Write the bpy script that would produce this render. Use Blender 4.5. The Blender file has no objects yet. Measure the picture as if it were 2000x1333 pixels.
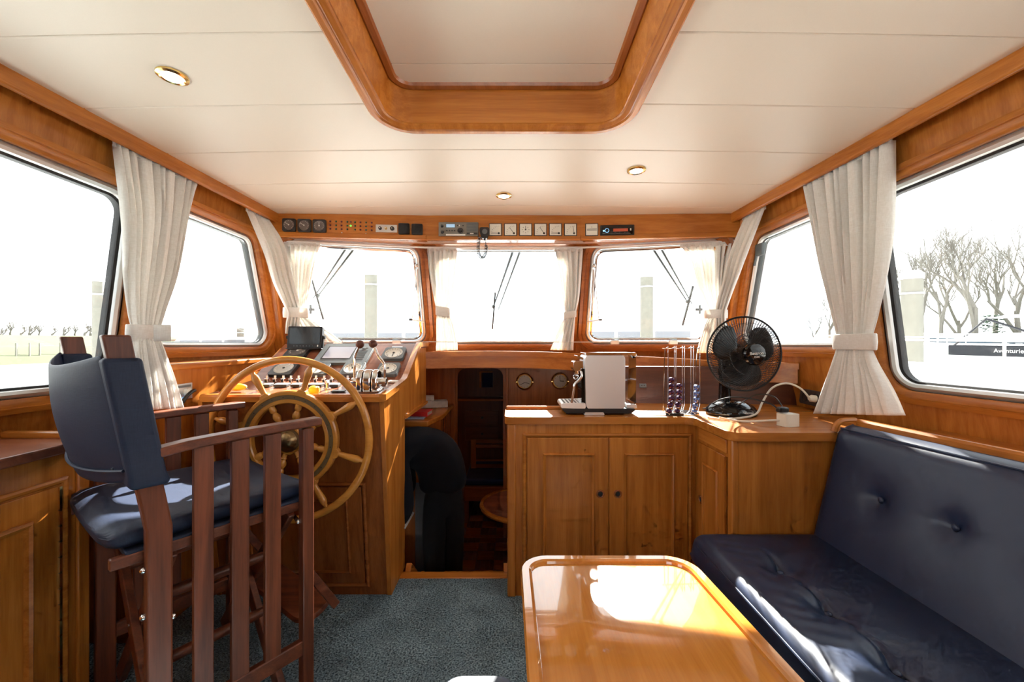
import bpy, bmesh, math, random
from math import sin, cos, pi, sqrt, radians
from mathutils import Vector, Matrix
from mathutils.geometry import tessellate_polygon
random.seed(7)
S = bpy.context.scene
COL = S.collection
V = Vector

# ------------------------------------------------------------------ camera, sky, sun, exposure
FPX, EYE = 800.0, 1.21                      # focal length in pixels of the 2000 px frame, eye height
cam_d = bpy.data.cameras.new('camera'); cam_d.sensor_width = 36.0; cam_d.lens = FPX / 2000 * 36
cam_d.clip_start = 0.02; cam_d.clip_end = 600
cam = bpy.data.objects.new('camera', cam_d); COL.objects.link(cam)
cam.location = (0, 0, EYE); cam.rotation_euler = (radians(90), 0, 0)
S.camera = cam
S.view_settings.view_transform = 'Standard'; S.view_settings.look = 'None'
S.view_settings.gamma = 1.0; S.view_settings.use_curve_mapping = False
S.view_settings.exposure = 0.88
S.cycles.max_bounces = 6; S.cycles.diffuse_bounces = 4; S.cycles.glossy_bounces = 3; S.cycles.transmission_bounces = 4
S.cycles.use_adaptive_sampling = True; S.cycles.adaptive_threshold = 0.06; S.cycles.adaptive_min_samples = 12
S.cycles.transparent_max_bounces = 12; S.cycles.caustics_reflective = False; S.cycles.caustics_refractive = False
S.cycles.sample_clamp_indirect = 6.0

w = bpy.data.worlds.new('world'); S.world = w; w.use_nodes = True
nt = w.node_tree; nt.nodes.clear()
wo = nt.nodes.new('ShaderNodeOutputWorld'); bg = nt.nodes.new('ShaderNodeBackground')
tc = nt.nodes.new('ShaderNodeTexCoord'); ns = nt.nodes.new('ShaderNodeTexNoise'); cr = nt.nodes.new('ShaderNodeValToRGB')
ns.inputs['Scale'].default_value = 2.2; ns.inputs['Detail'].default_value = 5
cr.color_ramp.elements[0].position = 0.35; cr.color_ramp.elements[0].color = (0.80, 0.90, 1.0, 1)
cr.color_ramp.elements[1].position = 0.55; cr.color_ramp.elements[1].color = (1.0, 0.99, 0.97, 1)
nt.links.new(tc.outputs['Generated'], ns.inputs['Vector']); nt.links.new(ns.outputs['Fac'], cr.inputs['Fac'])
nt.links.new(cr.outputs['Color'], bg.inputs['Color']); bg.inputs['Strength'].default_value = 2.05
nt.links.new(bg.outputs['Background'], wo.inputs['Surface'])

SUN_AZ, SUN_EL = radians(11.3), radians(33)    # to the right of the bow, above the horizon
sun_d = bpy.data.lights.new('sun', 'SUN'); sun_d.energy = 27.0; sun_d.angle = radians(0.6); sun_d.color = (1.0, 0.95, 0.87)
sun = bpy.data.objects.new('sun', sun_d); COL.objects.link(sun)
to_sun = V((sin(SUN_AZ) * cos(SUN_EL), cos(SUN_AZ) * cos(SUN_EL), sin(SUN_EL)))
sun.rotation_euler = to_sun.to_track_quat('Z', 'Y').to_euler(); sun.location = to_sun * 30

# ------------------------------------------------------------------ materials
MATS = {}
def newmat(name):
    m = bpy.data.materials.new(name); m.use_nodes = True
    n = m.node_tree; b = n.nodes['Principled BSDF']; MATS[name] = m
    return m, n, b
def plain(name, col, rough=0.5, metal=0.0, coat=0.0, bump=0.0, bscale=200.0, emit=None, estr=0.0, spec=0.5, vary=0.0):
    m, n, b = newmat(name)
    b.inputs['Base Color'].default_value = (*col, 1); b.inputs['Roughness'].default_value = rough
    b.inputs['Metallic'].default_value = metal; b.inputs['Coat Weight'].default_value = coat
    b.inputs['Specular IOR Level'].default_value = spec
    t = n.nodes.new('ShaderNodeTexCoord'); x = n.nodes.new('ShaderNodeTexNoise'); x.inputs['Scale'].default_value = bscale
    x.inputs['Detail'].default_value = 3
    n.links.new(t.outputs['Object'], x.inputs['Vector'])
    if vary > 0:
        mx = n.nodes.new('ShaderNodeMix'); mx.data_type = 'RGBA'
        mx.inputs['A'].default_value = (*[c * (1 - vary) for c in col], 1); mx.inputs['B'].default_value = (*[min(1, c * (1 + vary)) for c in col], 1)
        n.links.new(x.outputs['Fac'], mx.inputs['Factor']); n.links.new(mx.outputs['Result'], b.inputs['Base Color'])
    if bump > 0:
        bp = n.nodes.new('ShaderNodeBump'); bp.inputs['Strength'].default_value = bump; bp.inputs['Distance'].default_value = 0.002
        n.links.new(x.outputs['Fac'], bp.inputs['Height']); n.links.new(bp.outputs['Normal'], b.inputs['Normal'])
    if emit:
        m.cycles.emission_sampling = 'NONE' if estr < 5 else 'AUTO'
        b.inputs['Emission Color'].default_value = (*emit, 1); b.inputs['Emission Strength'].default_value = estr
    return m
def wood(name, c1, c2, axis, rough=0.27, coat=0.0, scale=1.0):
    m, n, b = newmat(name)
    t = n.nodes.new('ShaderNodeTexCoord'); mp = n.nodes.new('ShaderNodeMapping')
    sc = [16 * scale] * 3; sc['xyz'.index(axis)] = 0.9 * scale; mp.inputs['Scale'].default_value = sc
    n.links.new(t.outputs['Object'], mp.inputs['Vector'])
    x = n.nodes.new('ShaderNodeTexNoise'); x.inputs['Scale'].default_value = 1.6; x.inputs['Detail'].default_value = 4; x.inputs['Distortion'].default_value = 0.9
    n.links.new(mp.outputs['Vector'], x.inputs['Vector'])
    y = n.nodes.new('ShaderNodeTexNoise'); y.inputs['Scale'].default_value = 14; y.inputs['Detail'].default_value = 2
    n.links.new(mp.outputs['Vector'], y.inputs['Vector'])
    ad = n.nodes.new('ShaderNodeMath'); ad.operation = 'MULTIPLY_ADD'; ad.inputs[1].default_value = 0.35
    n.links.new(y.outputs['Fac'], ad.inputs[0]); n.links.new(x.outputs['Fac'], ad.inputs[2])
    r = n.nodes.new('ShaderNodeValToRGB'); e = r.color_ramp.elements
    e[0].position = 0.45; e[0].color = (*c2, 1); e[1].position = 0.85; e[1].color = (*c1, 1)
    n.links.new(ad.outputs[0], r.inputs['Fac'])
    oi = n.nodes.new('ShaderNodeObjectInfo'); hv = n.nodes.new('ShaderNodeHueSaturation')
    mr = n.nodes.new('ShaderNodeMapRange'); mr.inputs['To Min'].default_value = 0.9; mr.inputs['To Max'].default_value = 1.1
    n.links.new(oi.outputs['Random'], mr.inputs['Value']); n.links.new(mr.outputs['Result'], hv.inputs['Value'])
    n.links.new(r.outputs['Color'], hv.inputs['Color']); n.links.new(hv.outputs['Color'], b.inputs['Base Color'])
    b.inputs['Roughness'].default_value = rough; b.inputs['Coat Weight'].default_value = coat; b.inputs['Coat Roughness'].default_value = 0.07
    return m
TK1, TK2 = (0.53, 0.188, 0.030), (0.36, 0.110, 0.015)
for ax in 'xyz':
    wood('teak_' + ax, TK1, TK2, ax)
    wood('sapele_' + ax, (0.34, 0.105, 0.024), (0.22, 0.060, 0.013), ax)
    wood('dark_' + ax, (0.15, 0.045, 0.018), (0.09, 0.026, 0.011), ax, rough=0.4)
    wood('chairwood_' + ax, (0.21, 0.058, 0.024), (0.080, 0.021, 0.010), ax, rough=0.40)
wood('teak_gloss', TK1, TK2, 'x', rough=0.2, coat=1.0)
MATS['teak_gloss'].node_tree.nodes['Principled BSDF'].inputs['Coat Roughness'].default_value = 0.03
MATS['teak_gloss'].node_tree.nodes['Principled BSDF'].inputs['Coat IOR'].default_value = 1.7
wood('wheelwood', (0.60, 0.26, 0.050), (0.46, 0.175, 0.030), 'x', rough=0.22, scale=0.8)
wood('tabletop', (0.52, 0.20, 0.035), (0.40, 0.135, 0.02), 'y', rough=0.10, coat=1.0)
for _m in ('tabletop',):
    MATS[_m].node_tree.nodes['Principled BSDF'].inputs['Coat Roughness'].default_value = 0.02
    MATS[_m].node_tree.nodes['Principled BSDF'].inputs['Coat IOR'].default_value = 1.7
wood('panelwood', (0.30, 0.105, 0.055), (0.22, 0.07, 0.035), 'x', rough=0.2)
def cloth(name, col, trans=0.0, weave=900.0, sheen=0.0, rough=0.9, bump=0.25):
    m, n, b = newmat(name)
    t = n.nodes.new('ShaderNodeTexCoord'); mp = n.nodes.new('ShaderNodeMapping'); mp.inputs['Scale'].default_value = (weave, weave, weave * 0.15)
    mp2 = n.nodes.new('ShaderNodeMapping'); mp2.inputs['Scale'].default_value = (weave * 0.15, weave * 0.15, weave)
    a = n.nodes.new('ShaderNodeTexNoise'); c = n.nodes.new('ShaderNodeTexNoise'); a.inputs['Scale'].default_value = 0.35; c.inputs['Scale'].default_value = 0.35
    n.links.new(t.outputs['Object'], mp.inputs['Vector']); n.links.new(t.outputs['Object'], mp2.inputs['Vector'])
    n.links.new(mp.outputs['Vector'], a.inputs['Vector']); n.links.new(mp2.outputs['Vector'], c.inputs['Vector'])
    ad = n.nodes.new('ShaderNodeMath'); n.links.new(a.outputs['Fac'], ad.inputs[0]); n.links.new(c.outputs['Fac'], ad.inputs[1])
    mx = n.nodes.new('ShaderNodeMix'); mx.data_type = 'RGBA'
    mx.inputs['A'].default_value = (*[k * 0.82 for k in col], 1); mx.inputs['B'].default_value = (*[min(1, k * 1.14) for k in col], 1)
    sb = n.nodes.new('ShaderNodeMath'); sb.operation = 'SUBTRACT'; sb.inputs[1].default_value = 0.5; sb.use_clamp = True
    n.links.new(ad.outputs[0], sb.inputs[0]); n.links.new(sb.outputs[0], mx.inputs['Factor']); n.links.new(mx.outputs['Result'], b.inputs['Base Color'])
    bp = n.nodes.new('ShaderNodeBump'); bp.inputs['Strength'].default_value = bump; bp.inputs['Distance'].default_value = 0.001
    n.links.new(ad.outputs[0], bp.inputs['Height']); n.links.new(bp.outputs['Normal'], b.inputs['Normal'])
    b.inputs['Roughness'].default_value = rough; b.inputs['Sheen Weight'].default_value = sheen; b.inputs['Specular IOR Level'].default_value = 0.35
    if trans > 0:
        tr = n.nodes.new('ShaderNodeBsdfTranslucent'); tr.inputs['Color'].default_value = (*col, 1)
        ms = n.nodes.new('ShaderNodeMixShader'); ms.inputs['Fac'].default_value = trans
        n.links.new(b.outputs[0], ms.inputs[1]); n.links.new(tr.outputs[0], ms.inputs[2])
        n.links.new(ms.outputs[0], n.nodes['Material Output'].inputs['Surface'])
    return m
cloth('curtain', (0.96, 0.925, 0.865), trans=0.25)
cloth('canvas', (0.017, 0.026, 0.056), sheen=0.0, rough=0.55)
cloth('sweater', (0.006, 0.007, 0.012), rough=1.0)
cloth('denim', (0.010, 0.012, 0.016), rough=1.0)
def leather(name, col, rough=0.36):
    m, n, b = newmat(name)
    t = n.nodes.new('ShaderNodeTexCoord'); v = n.nodes.new('ShaderNodeTexVoronoi'); v.inputs['Scale'].default_value = 900
    x = n.nodes.new('ShaderNodeTexNoise'); x.inputs['Scale'].default_value = 9
    n.links.new(t.outputs['Object'], v.inputs['Vector']); n.links.new(t.outputs['Object'], x.inputs['Vector'])
    bp = n.nodes.new('ShaderNodeBump'); bp.inputs['Strength'].default_value = 0.12; bp.inputs['Distance'].default_value = 0.0006
    n.nodes.remove(v)
    b2 = n.nodes.new('ShaderNodeBump'); b2.inputs['Strength'].default_value = 0.15; b2.inputs['Distance'].default_value = 0.01
    n.links.new(x.outputs['Fac'], b2.inputs['Height']); n.links.new(b2.outputs['Normal'], b.inputs['Normal'])
    b.inputs['Base Color'].default_value = (*col, 1); b.inputs['Roughness'].default_value = rough
leather('navy_leather', (0.018, 0.030, 0.070), rough=0.40)
def carpet(name):
    m, n, b = newmat(name)
    t = n.nodes.new('ShaderNodeTexCoord'); x = n.nodes.new('ShaderNodeTexNoise'); x.inputs['Scale'].default_value = 150; x.inputs['Detail'].default_value = 2
    y = n.nodes.new('ShaderNodeTexNoise'); y.inputs['Scale'].default_value = 7; y.inputs['Detail'].default_value = 5
    n.links.new(t.outputs['Object'], x.inputs['Vector']); n.links.new(t.outputs['Object'], y.inputs['Vector'])
    r = n.nodes.new('ShaderNodeValToRGB'); e = r.color_ramp.elements
    e[0].position = 0.33; e[0].color = (0.035, 0.062, 0.082, 1); e[1].position = 0.68; e[1].color = (0.30, 0.42, 0.49, 1)
    n.links.new(x.outputs['Fac'], r.inputs['Fac'])
    mr = n.nodes.new('ShaderNodeMapRange'); mr.inputs['From Min'].default_value = 0.3; mr.inputs['From Max'].default_value = 0.7; mr.inputs['To Min'].default_value = 0.72; mr.inputs['To Max'].default_value = 1.15
    n.links.new(y.outputs['Fac'], mr.inputs['Value'])
    mx = n.nodes.new('ShaderNodeMix'); mx.data_type = 'RGBA'; mx.blend_type = 'MULTIPLY'; mx.inputs['Factor'].default_value = 1
    n.links.new(r.outputs['Color'], mx.inputs['A']); n.links.new(mr.outputs['Result'], mx.inputs['B']); n.links.new(mx.outputs['Result'], b.inputs['Base Color'])
    bp = n.nodes.new('ShaderNodeBump'); bp.inputs['Strength'].default_value = 0.9; bp.inputs['Distance'].default_value = 0.006
    n.links.new(x.outputs['Fac'], bp.inputs['Height']); n.links.new(bp.outputs['Normal'], b.inputs['Normal']); b.inputs['Roughness'].default_value = 1.0
    b.inputs['Specular IOR Level'].default_value = 0.1
carpet('carpet')
def glass(name, tint=(1, 1, 1), ior=1.45, gloss=1.0):
    m, n, b = newmat(name); n.nodes.remove(b)
    o = n.nodes['Material Output']; tr = n.nodes.new('ShaderNodeBsdfTransparent'); tr.inputs['Color'].default_value = (*tint, 1)
    g = n.nodes.new('ShaderNodeBsdfGlossy'); g.inputs['Roughness'].default_value = 0.02; f = n.nodes.new('ShaderNodeFresnel'); f.inputs['IOR'].default_value = ior
    ml = n.nodes.new('ShaderNodeMath'); ml.operation = 'MULTIPLY'; ml.inputs[1].default_value = gloss
    ms = n.nodes.new('ShaderNodeMixShader'); n.links.new(f.outputs[0], ml.inputs[0]); n.links.new(ml.outputs[0], ms.inputs['Fac'])
    n.links.new(tr.outputs[0], ms.inputs[1]); n.links.new(g.outputs[0], ms.inputs[2]); n.links.new(ms.outputs[0], o.inputs['Surface'])
glass('window_glass', (0.97, 0.985, 0.98), 1.3, 0.6)
glass('dial_glass', (0.95, 0.95, 0.95), 1.5)
glass('water_tank', (0.86, 0.90, 0.92), 1.5)
plain('vinyl', (0.80, 0.735, 0.63), rough=0.42, bscale=420, vary=0.03)
plain('alu', (0.70, 0.70, 0.69), rough=0.38, metal=0.85, bump=0.02)
plain('whitemetal', (0.80, 0.79, 0.76), rough=0.4)
plain('chrome', (0.82, 0.82, 0.82), rough=0.10, metal=1.0)
plain('steel', (0.86, 0.85, 0.83), rough=0.36, metal=0.85, bump=0.03, bscale=60)
plain('brass', (0.80, 0.56, 0.22), rough=0.2, metal=1.0)
plain('brass_dull', (0.30, 0.20, 0.10), rough=0.38, metal=1.0, bump=0.05)
plain('inlay', (0.15, 0.095, 0.042), rough=0.45)
plain('socket_brown', (0.035, 0.02, 0.014), rough=0.45)
plain('gasket', (0.012, 0.012, 0.014), rough=0.6)
plain('black', (0.010, 0.010, 0.011), rough=0.38, bump=0.03)
plain('black_gloss', (0.008, 0.008, 0.009), rough=0.06)
plain('darkgrey', (0.035, 0.037, 0.040), rough=0.45, bump=0.05)
plain('midgrey', (0.13, 0.15, 0.16), rough=0.45)
plain('radiogrey', (0.20, 0.185, 0.155), rough=0.5, bump=0.04)
plain('screen_dark', (0.035, 0.045, 0.052), rough=0.12)
plain('screen_lilac', (0.33, 0.33, 0.40), rough=0.15)
plain('screen_blue', (0.30, 0.45, 0.58), rough=0.3, emit=(0.35, 0.55, 0.75), estr=0.35)
plain('screen_red', (0.20, 0.03, 0.015), rough=0.3, emit=(0.55, 0.10, 0.04), estr=0.25)
plain('blue_led', (0.2, 0.5, 0.8), rough=0.3, emit=(0.3, 0.6, 1.0), estr=0.8)
plain('white', (0.80, 0.79, 0.75), rough=0.45)
plain('cream', (0.72, 0.66, 0.55), rough=0.55)
plain('dial_white', (0.74, 0.71, 0.62), rough=0.4)
plain('dial_grey', (0.50, 0.49, 0.45), rough=0.4)
plain('dial_dark', (0.14, 0.12, 0.11), rough=0.3)
plain('ink', (0.02, 0.018, 0.016), rough=0.6)
plain('red', (0.55, 0.02, 0.02), rough=0.45)
plain('paleblue', (0.45, 0.55, 0.72), rough=0.6)
plain('yellow', (0.85, 0.62, 0.02), rough=0.45)
plain('led_red', (0.10, 0.01, 0.02), rough=0.3)
plain('led_green', (0.01, 0.08, 0.03), rough=0.3)
plain('led_green_on', (0.1, 0.6, 0.1), rough=0.3, emit=(0.15, 1.0, 0.1), estr=0.8)
plain('ballwood', (0.115, 0.030, 0.016), rough=0.5, bump=0.1, bscale=300, vary=0.25)
plain('lamp', (1, 0.95, 0.8), emit=(1.0, 0.90, 0.68), estr=9.0)
plain('skin', (0.45, 0.24, 0.17), rough=0.55)
plain('hair', (0.06, 0.05, 0.045), rough=0.7)
plain('greydoor', (0.10, 0.10, 0.105), rough=0.5)
plain('blue_cushion', (0.012, 0.022, 0.075), rough=0.9)
plain('capsule_purple', (0.075, 0.030, 0.075), rough=0.22, metal=0.85)
plain('capsule_blue', (0.13, 0.17, 0.34), rough=0.22, metal=0.85)
plain('water', (0.55, 0.58, 0.58), rough=0.15, bump=0.4, bscale=3)
plain('grass', (0.046, 0.055, 0.024), rough=1.0, vary=0.35, bscale=0.6)
plain('bark', (0.17, 0.158, 0.14), rough=1.0)
plain('ivy', (0.025, 0.055, 0.030), rough=0.9)
plain('pile', (0.17, 0.163, 0.14), rough=0.9, vary=0.15, bscale=9)
plain('hull', (0.82, 0.82, 0.81), rough=0.3)
plain('canopy', (0.014, 0.015, 0.02), rough=0.8)
plain('boatblue', (0.022, 0.055, 0.09), rough=0.5)
plain('tinted', (0.18, 0.185, 0.205), rough=0.2)
plain('paper', (0.42, 0.43, 0.42), rough=0.8, vary=0.3, bscale=40)
plain('board', (0.15, 0.085, 0.05), rough=0.8)

# ------------------------------------------------------------------ helpers
I4 = Matrix.Identity(4); WM = {}
def P(px, py, d):                            # surveyed point: picture position at a known distance d along the boat
    return V(((px - 1000) * d / FPX, d, EYE - (py - 666.5) * d / FPX))
def frame(o, r, n):                          # local frame: x right, z out of the face, y up the face
    r = V(r).normalized(); n = V(n).normalized(); u = n.cross(r).normalized(); r = u.cross(n)
    return Matrix(((r.x, u.x, n.x, o[0]), (r.y, u.y, n.y, o[1]), (r.z, u.z, n.z, o[2]), (0, 0, 0, 1)))
class MB:
    def __init__(s, M=None): s.v = []; s.f = []; s.M = M or I4
    def pt(s, p): s.v.append(s.M @ V(p)); return len(s.v) - 1
    def pts(s, ps): return [s.pt(p) for p in ps]
    def box(s, x0, x1, y0, y1, z0, z1):
        i = s.pts([(x, y, z) for z in (z0, z1) for y in (y0, y1) for x in (x0, x1)])
        for q in ((0, 2, 3, 1), (4, 5, 7, 6), (0, 1, 5, 4), (2, 6, 7, 3), (0, 4, 6, 2), (1, 3, 7, 5)): s.f.append([i[k] for k in q])
        return s
    def bar(s, a, b, w, h, up=(0, 0, 1), ext=0.0):   # rectangular bar from a to b
        a, b = V(a), V(b); d = (b - a).normalized(); up = V(up)
        r = d.cross(up).normalized(); u = r.cross(d).normalized(); a = a - d * ext; b = b + d * ext
        i = s.pts([p + r * (w / 2 * x) + u * (h / 2 * y) for p in (a, b) for y in (-1, 1) for x in (-1, 1)])
        for q in ((0, 2, 3, 1), (4, 5, 7, 6), (0, 1, 5, 4), (2, 6, 7, 3), (0, 4, 6, 2), (1, 3, 7, 5)): s.f.append([i[k] for k in q])
        return s
    def prism(s, poly, z0, z1):
        n = len(poly); a = s.pts([(x, y, z0) for x, y in poly]); b = s.pts([(x, y, z1) for x, y in poly])
        for t in tessellate_polygon([[V((x, y, 0)) for x, y in poly]]):
            s.f.append([a[k] for k in t][::-1]); s.f.append([b[k] for k in t])
        for k in range(n): s.f.append([a[k], a[(k + 1) % n], b[(k + 1) % n], b[k]])
        return s
    def hexa(s, p):                          # 8 corner points, bottom 4 then top 4, each around
        i = s.pts(p)
        for q in ((0, 3, 2, 1), (4, 5, 6, 7), (0, 1, 5, 4), (1, 2, 6, 5), (2, 3, 7, 6), (3, 0, 4, 7)): s.f.append([i[k] for k in q])
        return s
    def plate(s, outer, holes, fmap, t0, t1):
        loops = [outer] + list(holes); flat = [p for l in loops for p in l]
        a = s.pts([fmap(u, v, t0) for u, v in flat]); b = s.pts([fmap(u, v, t1) for u, v in flat])
        for t in tessellate_polygon([[V((u, v, 0)) for u, v in l] for l in loops]):
            s.f.append([a[k] for k in t]); s.f.append([b[k] for k in t][::-1])
        k0 = 0
        for l in loops:
            n = len(l)
            for k in range(n): s.f.append([a[k0 + k], b[k0 + k], b[k0 + (k + 1) % n], a[k0 + (k + 1) % n]])
            k0 += n
        return s
    def loft(s, loops, closed_u=True, closed_v=False, cap=False):
        ids = [s.pts(l) for l in loops]; n = len(ids[0]); m = len(ids)
        for j in range(m if closed_v else m - 1):
            A, B = ids[j], ids[(j + 1) % m]
            for k in range(n if closed_u else n - 1): s.f.append([A[k], A[(k + 1) % n], B[(k + 1) % n], B[k]])
        if cap and closed_u: s.f.append(ids[0][::-1]); s.f.append(ids[-1])
        return s
    def lathe(s, prof, n=24, c=(0, 0, 0)):   # profile of (radius, z) about local z
        loops = [[(c[0] + max(r, 1e-5) * cos(2 * pi * k / n), c[1] + max(r, 1e-5) * sin(2 * pi * k / n), c[2] + z) for k in range(n)] for r, z in prof]
        return s.loft(loops, cap=True)
    def tube(s, pts, r, n=8, closed=False, cap=True):
        pts = [V(p) for p in pts]; m = len(pts); rs = r if isinstance(r, (list, tuple)) else [r] * m; loops = []; pn = None
        for k in range(m):
            if closed: d = pts[(k + 1) % m] - pts[k - 1]
            else: d = pts[min(k + 1, m - 1)] - pts[max(k - 1, 0)]
            d = d.normalized() if d.length > 1e-9 else V((0, 0, 1))
            if pn is None:
                pn = d.cross(V((0, 0, 1)))
                if pn.length < 0.1: pn = d.cross(V((1, 0, 0)))
            pn = (pn - d * pn.dot(d)).normalized(); q = d.cross(pn)
            loops.append([pts[k] + (pn * cos(2 * pi * j / n) + q * sin(2 * pi * j / n)) * rs[k] for j in range(n)])
        return s.loft(loops, closed_v=closed, cap=cap and not closed)
    def ball(s, c, r, n=16, m=10, sc=(1, 1, 1)):
        return s.loft([[(c[0] + sc[0] * r * max(sin(pi * j / m), 1e-4) * cos(2 * pi * k / n), c[1] + sc[1] * r * max(sin(pi * j / m), 1e-4) * sin(2 * pi * k / n), c[2] - sc[2] * r * cos(pi * j / m)) for k in range(n)] for j in range(m + 1)], cap=True)
    def torus(s, R, r, n=48, m=8, c=(0, 0, 0)):
        return s.loft([[(c[0] + (R + r * cos(2 * pi * j / m)) * cos(2 * pi * k / n), c[1] + (R + r * cos(2 * pi * j / m)) * sin(2 * pi * k / n), c[2] + r * sin(2 * pi * j / m)) for j in range(m)] for k in range(n)], closed_v=True)
    def build(s, name, mat, parent=None, bevel=0.0, smooth=True, seg=2, sub=0, solid=0.0, angle=38):
        me = bpy.data.meshes.new(name); me.from_pydata([tuple(p) for p in s.v], [], s.f)
        bm = bmesh.new(); bm.from_mesh(me); bmesh.ops.recalc_face_normals(bm, faces=bm.faces); bm.to_mesh(me); bm.free()
        if smooth:
            me.shade_smooth(); me.set_sharp_from_angle(angle=radians(angle))
        me.materials.append(MATS[mat])
        o = bpy.data.objects.new(name, me); COL.objects.link(o)
        if parent is not None:
            o.parent = parent; o.matrix_parent_inverse = WM.get(parent.name, I4).inverted()
        if solid:
            md = o.modifiers.new('thickness', 'SOLIDIFY'); md.thickness = solid; md.offset = 0
        if bevel:
            md = o.modifiers.new('bevel', 'BEVEL'); md.width = bevel; md.segments = seg; md.limit_method = 'ANGLE'; md.angle_limit = radians(40)
        if sub:
            md = o.modifiers.new('sub', 'SUBSURF'); md.levels = sub; md.render_levels = sub
        return o
def tag(o, label, cat, group=None):
    o['label'] = label; o['category'] = cat
    if group: o['group'] = group
    return o
def thing(name, label, cat, loc=(0, 0, 0), rz=0.0, group=None):
    o = bpy.data.objects.new(name, None); o.empty_display_size = 0.05; COL.objects.link(o)
    o.location = loc; o.rotation_euler = (0, 0, rz)
    WM[o.name] = Matrix.Translation(V(loc)) @ Matrix.Rotation(rz, 4, 'Z')
    return tag(o, label, cat, group)
def struct(o): o['kind'] = 'structure'; return o
def sempty(name, loc=(0, 0, 0)):
    o = bpy.data.objects.new(name, None); o.empty_display_size = 0.05; COL.objects.link(o); o.location = loc
    WM[o.name] = Matrix.Translation(V(loc)); o['kind'] = 'structure'; return o
def inset(poly, d):
    n = len(poly); area = sum(poly[k][0] * poly[(k + 1) % n][1] - poly[(k + 1) % n][0] * poly[k][1] for k in range(n))
    sg = 1 if area > 0 else -1; L = []
    for k in range(n):
        a, b = V(poly[k]), V(poly[(k + 1) % n]); t = (b - a).normalized(); nn = V((-t.y, t.x)) * sg
        L.append((a + nn * d, t))
    out = []
    for k in range(n):
        (p, t), (q, u) = L[k - 1], L[k]; den = t.x * u.y - t.y * u.x
        s_ = ((q.x - p.x) * u.y - (q.y - p.y) * u.x) / den; out.append((p.x + t.x * s_, p.y + t.y * s_))
    return out
def rpoly(poly, r, n=7):
    m = len(poly); out = []; rs = r if isinstance(r, (list, tuple)) else [r] * m
    for k in range(m):
        p, a, b = V(poly[k]), V(poly[k - 1]), V(poly[(k + 1) % m]); d1 = (a - p).normalized(); d2 = (b - p).normalized()
        ang = math.acos(max(-1, min(1, d1.dot(d2)))); rr = max(rs[k], 1e-4); t = rr / math.tan(ang / 2)
        c = p + (d1 + d2).normalized() * (rr / sin(ang / 2)); p1 = p + d1 * t; p2 = p + d2 * t
        a1 = math.atan2(p1.y - c.y, p1.x - c.x); a2 = math.atan2(p2.y - c.y, p2.x - c.x); da = a2 - a1
        while da > pi: da -= 2 * pi
        while da < -pi: da += 2 * pi
        for j in range(n + 1): out.append((c.x + rr * cos(a1 + da * j / n), c.y + rr * sin(a1 + da * j / n)))
    return out
def wring(poly, r, fmap, prof, n=7):          # moulded ring round a window: profile of (inset, out) points
    mb = MB(); mb.loft([[fmap(u, v, t) for u, v in rpoly(inset(poly, d) if abs(d) > 1e-6 else poly, max(r - d, 0.004), n)] for d, t in prof], closed_v=True)
    return mb
def rect(x0, x1, y0, y1): return [(x0, y0), (x1, y0), (x1, y1), (x0, y1)]
def text(body, M, size, mat, parent, name='lettering', depth=0.0006, align='CENTER'):
    cu = bpy.data.curves.new(name, 'FONT'); cu.body = body; cu.size = size; cu.extrude = depth; cu.align_x = align; cu.align_y = 'CENTER'
    t = bpy.data.objects.new('tmp', cu); COL.objects.link(t)
    me = bpy.data.meshes.new_from_object(t.evaluated_get(bpy.context.evaluated_depsgraph_get()))
    bpy.data.objects.remove(t); me.transform(M); me.materials.clear(); me.materials.append(MATS[mat])
    o = bpy.data.objects.new(name, me); COL.objects.link(o)
    if parent is not None: o.parent = parent; o.matrix_parent_inverse = WM.get(parent.name, I4).inverted()
    return o
def smooth_path(pts, n=8):                    # Catmull-Rom through points
    pts = [V(p) for p in pts]; q = [2 * pts[0] - pts[1]] + pts + [2 * pts[-1] - pts[-2]]; out = []
    for k in range(1, len(q) - 2):
        for j in range(n):
            t = j / n; a, b, c, d = q[k - 1], q[k], q[k + 1], q[k + 2]
            out.append(0.5 * ((2 * b) + (c - a) * t + (2 * a - 5 * b + 4 * c - d) * t * t + (3 * b - a - 3 * c + d) * t ** 3))
    return out + [pts[-1]]

# ------------------------------------------------------------------ the wheelhouse shell
XC = -0.045; YB = -1.3                        # centre line, aft bulkhead
def hw(d): return 1.725 - 0.094 * d
def side(s): return lambda d, z, t: V((XC + s * (hw(d) + 0.13 * (1.95 - z) + t), d, z))
def front(s): return lambda a, z, t: V((XC + (s * a if s else a), 2.77 - 0.2422 * (max(abs(a), 0.52) - 0.52) + 0.40 * (1.82 - z) + t, z))
def ceil(x, d, t=0.0): return V((x, d, 2.11 - 0.05 * d + 0.02 * (1 - ((x - XC) / 1.5) ** 2) + t))
def trimx(s, d): return XC + s * (1.615 - 0.094 * d)

fl = struct(MB().box(-2.0, 2.0, YB, 2.085, -0.03, 0.0).build('floor', 'carpet'))
fl['label'] = 'blue grey carpet floor of the wheelhouse'
sill = struct(MB().box(-0.62, 0.02, 2.085, 2.145, -0.06, 0.004).build('trim_1', 'teak_x', bevel=0.006)); sill['label'] = 'varnished step edge at the companionway'

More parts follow.
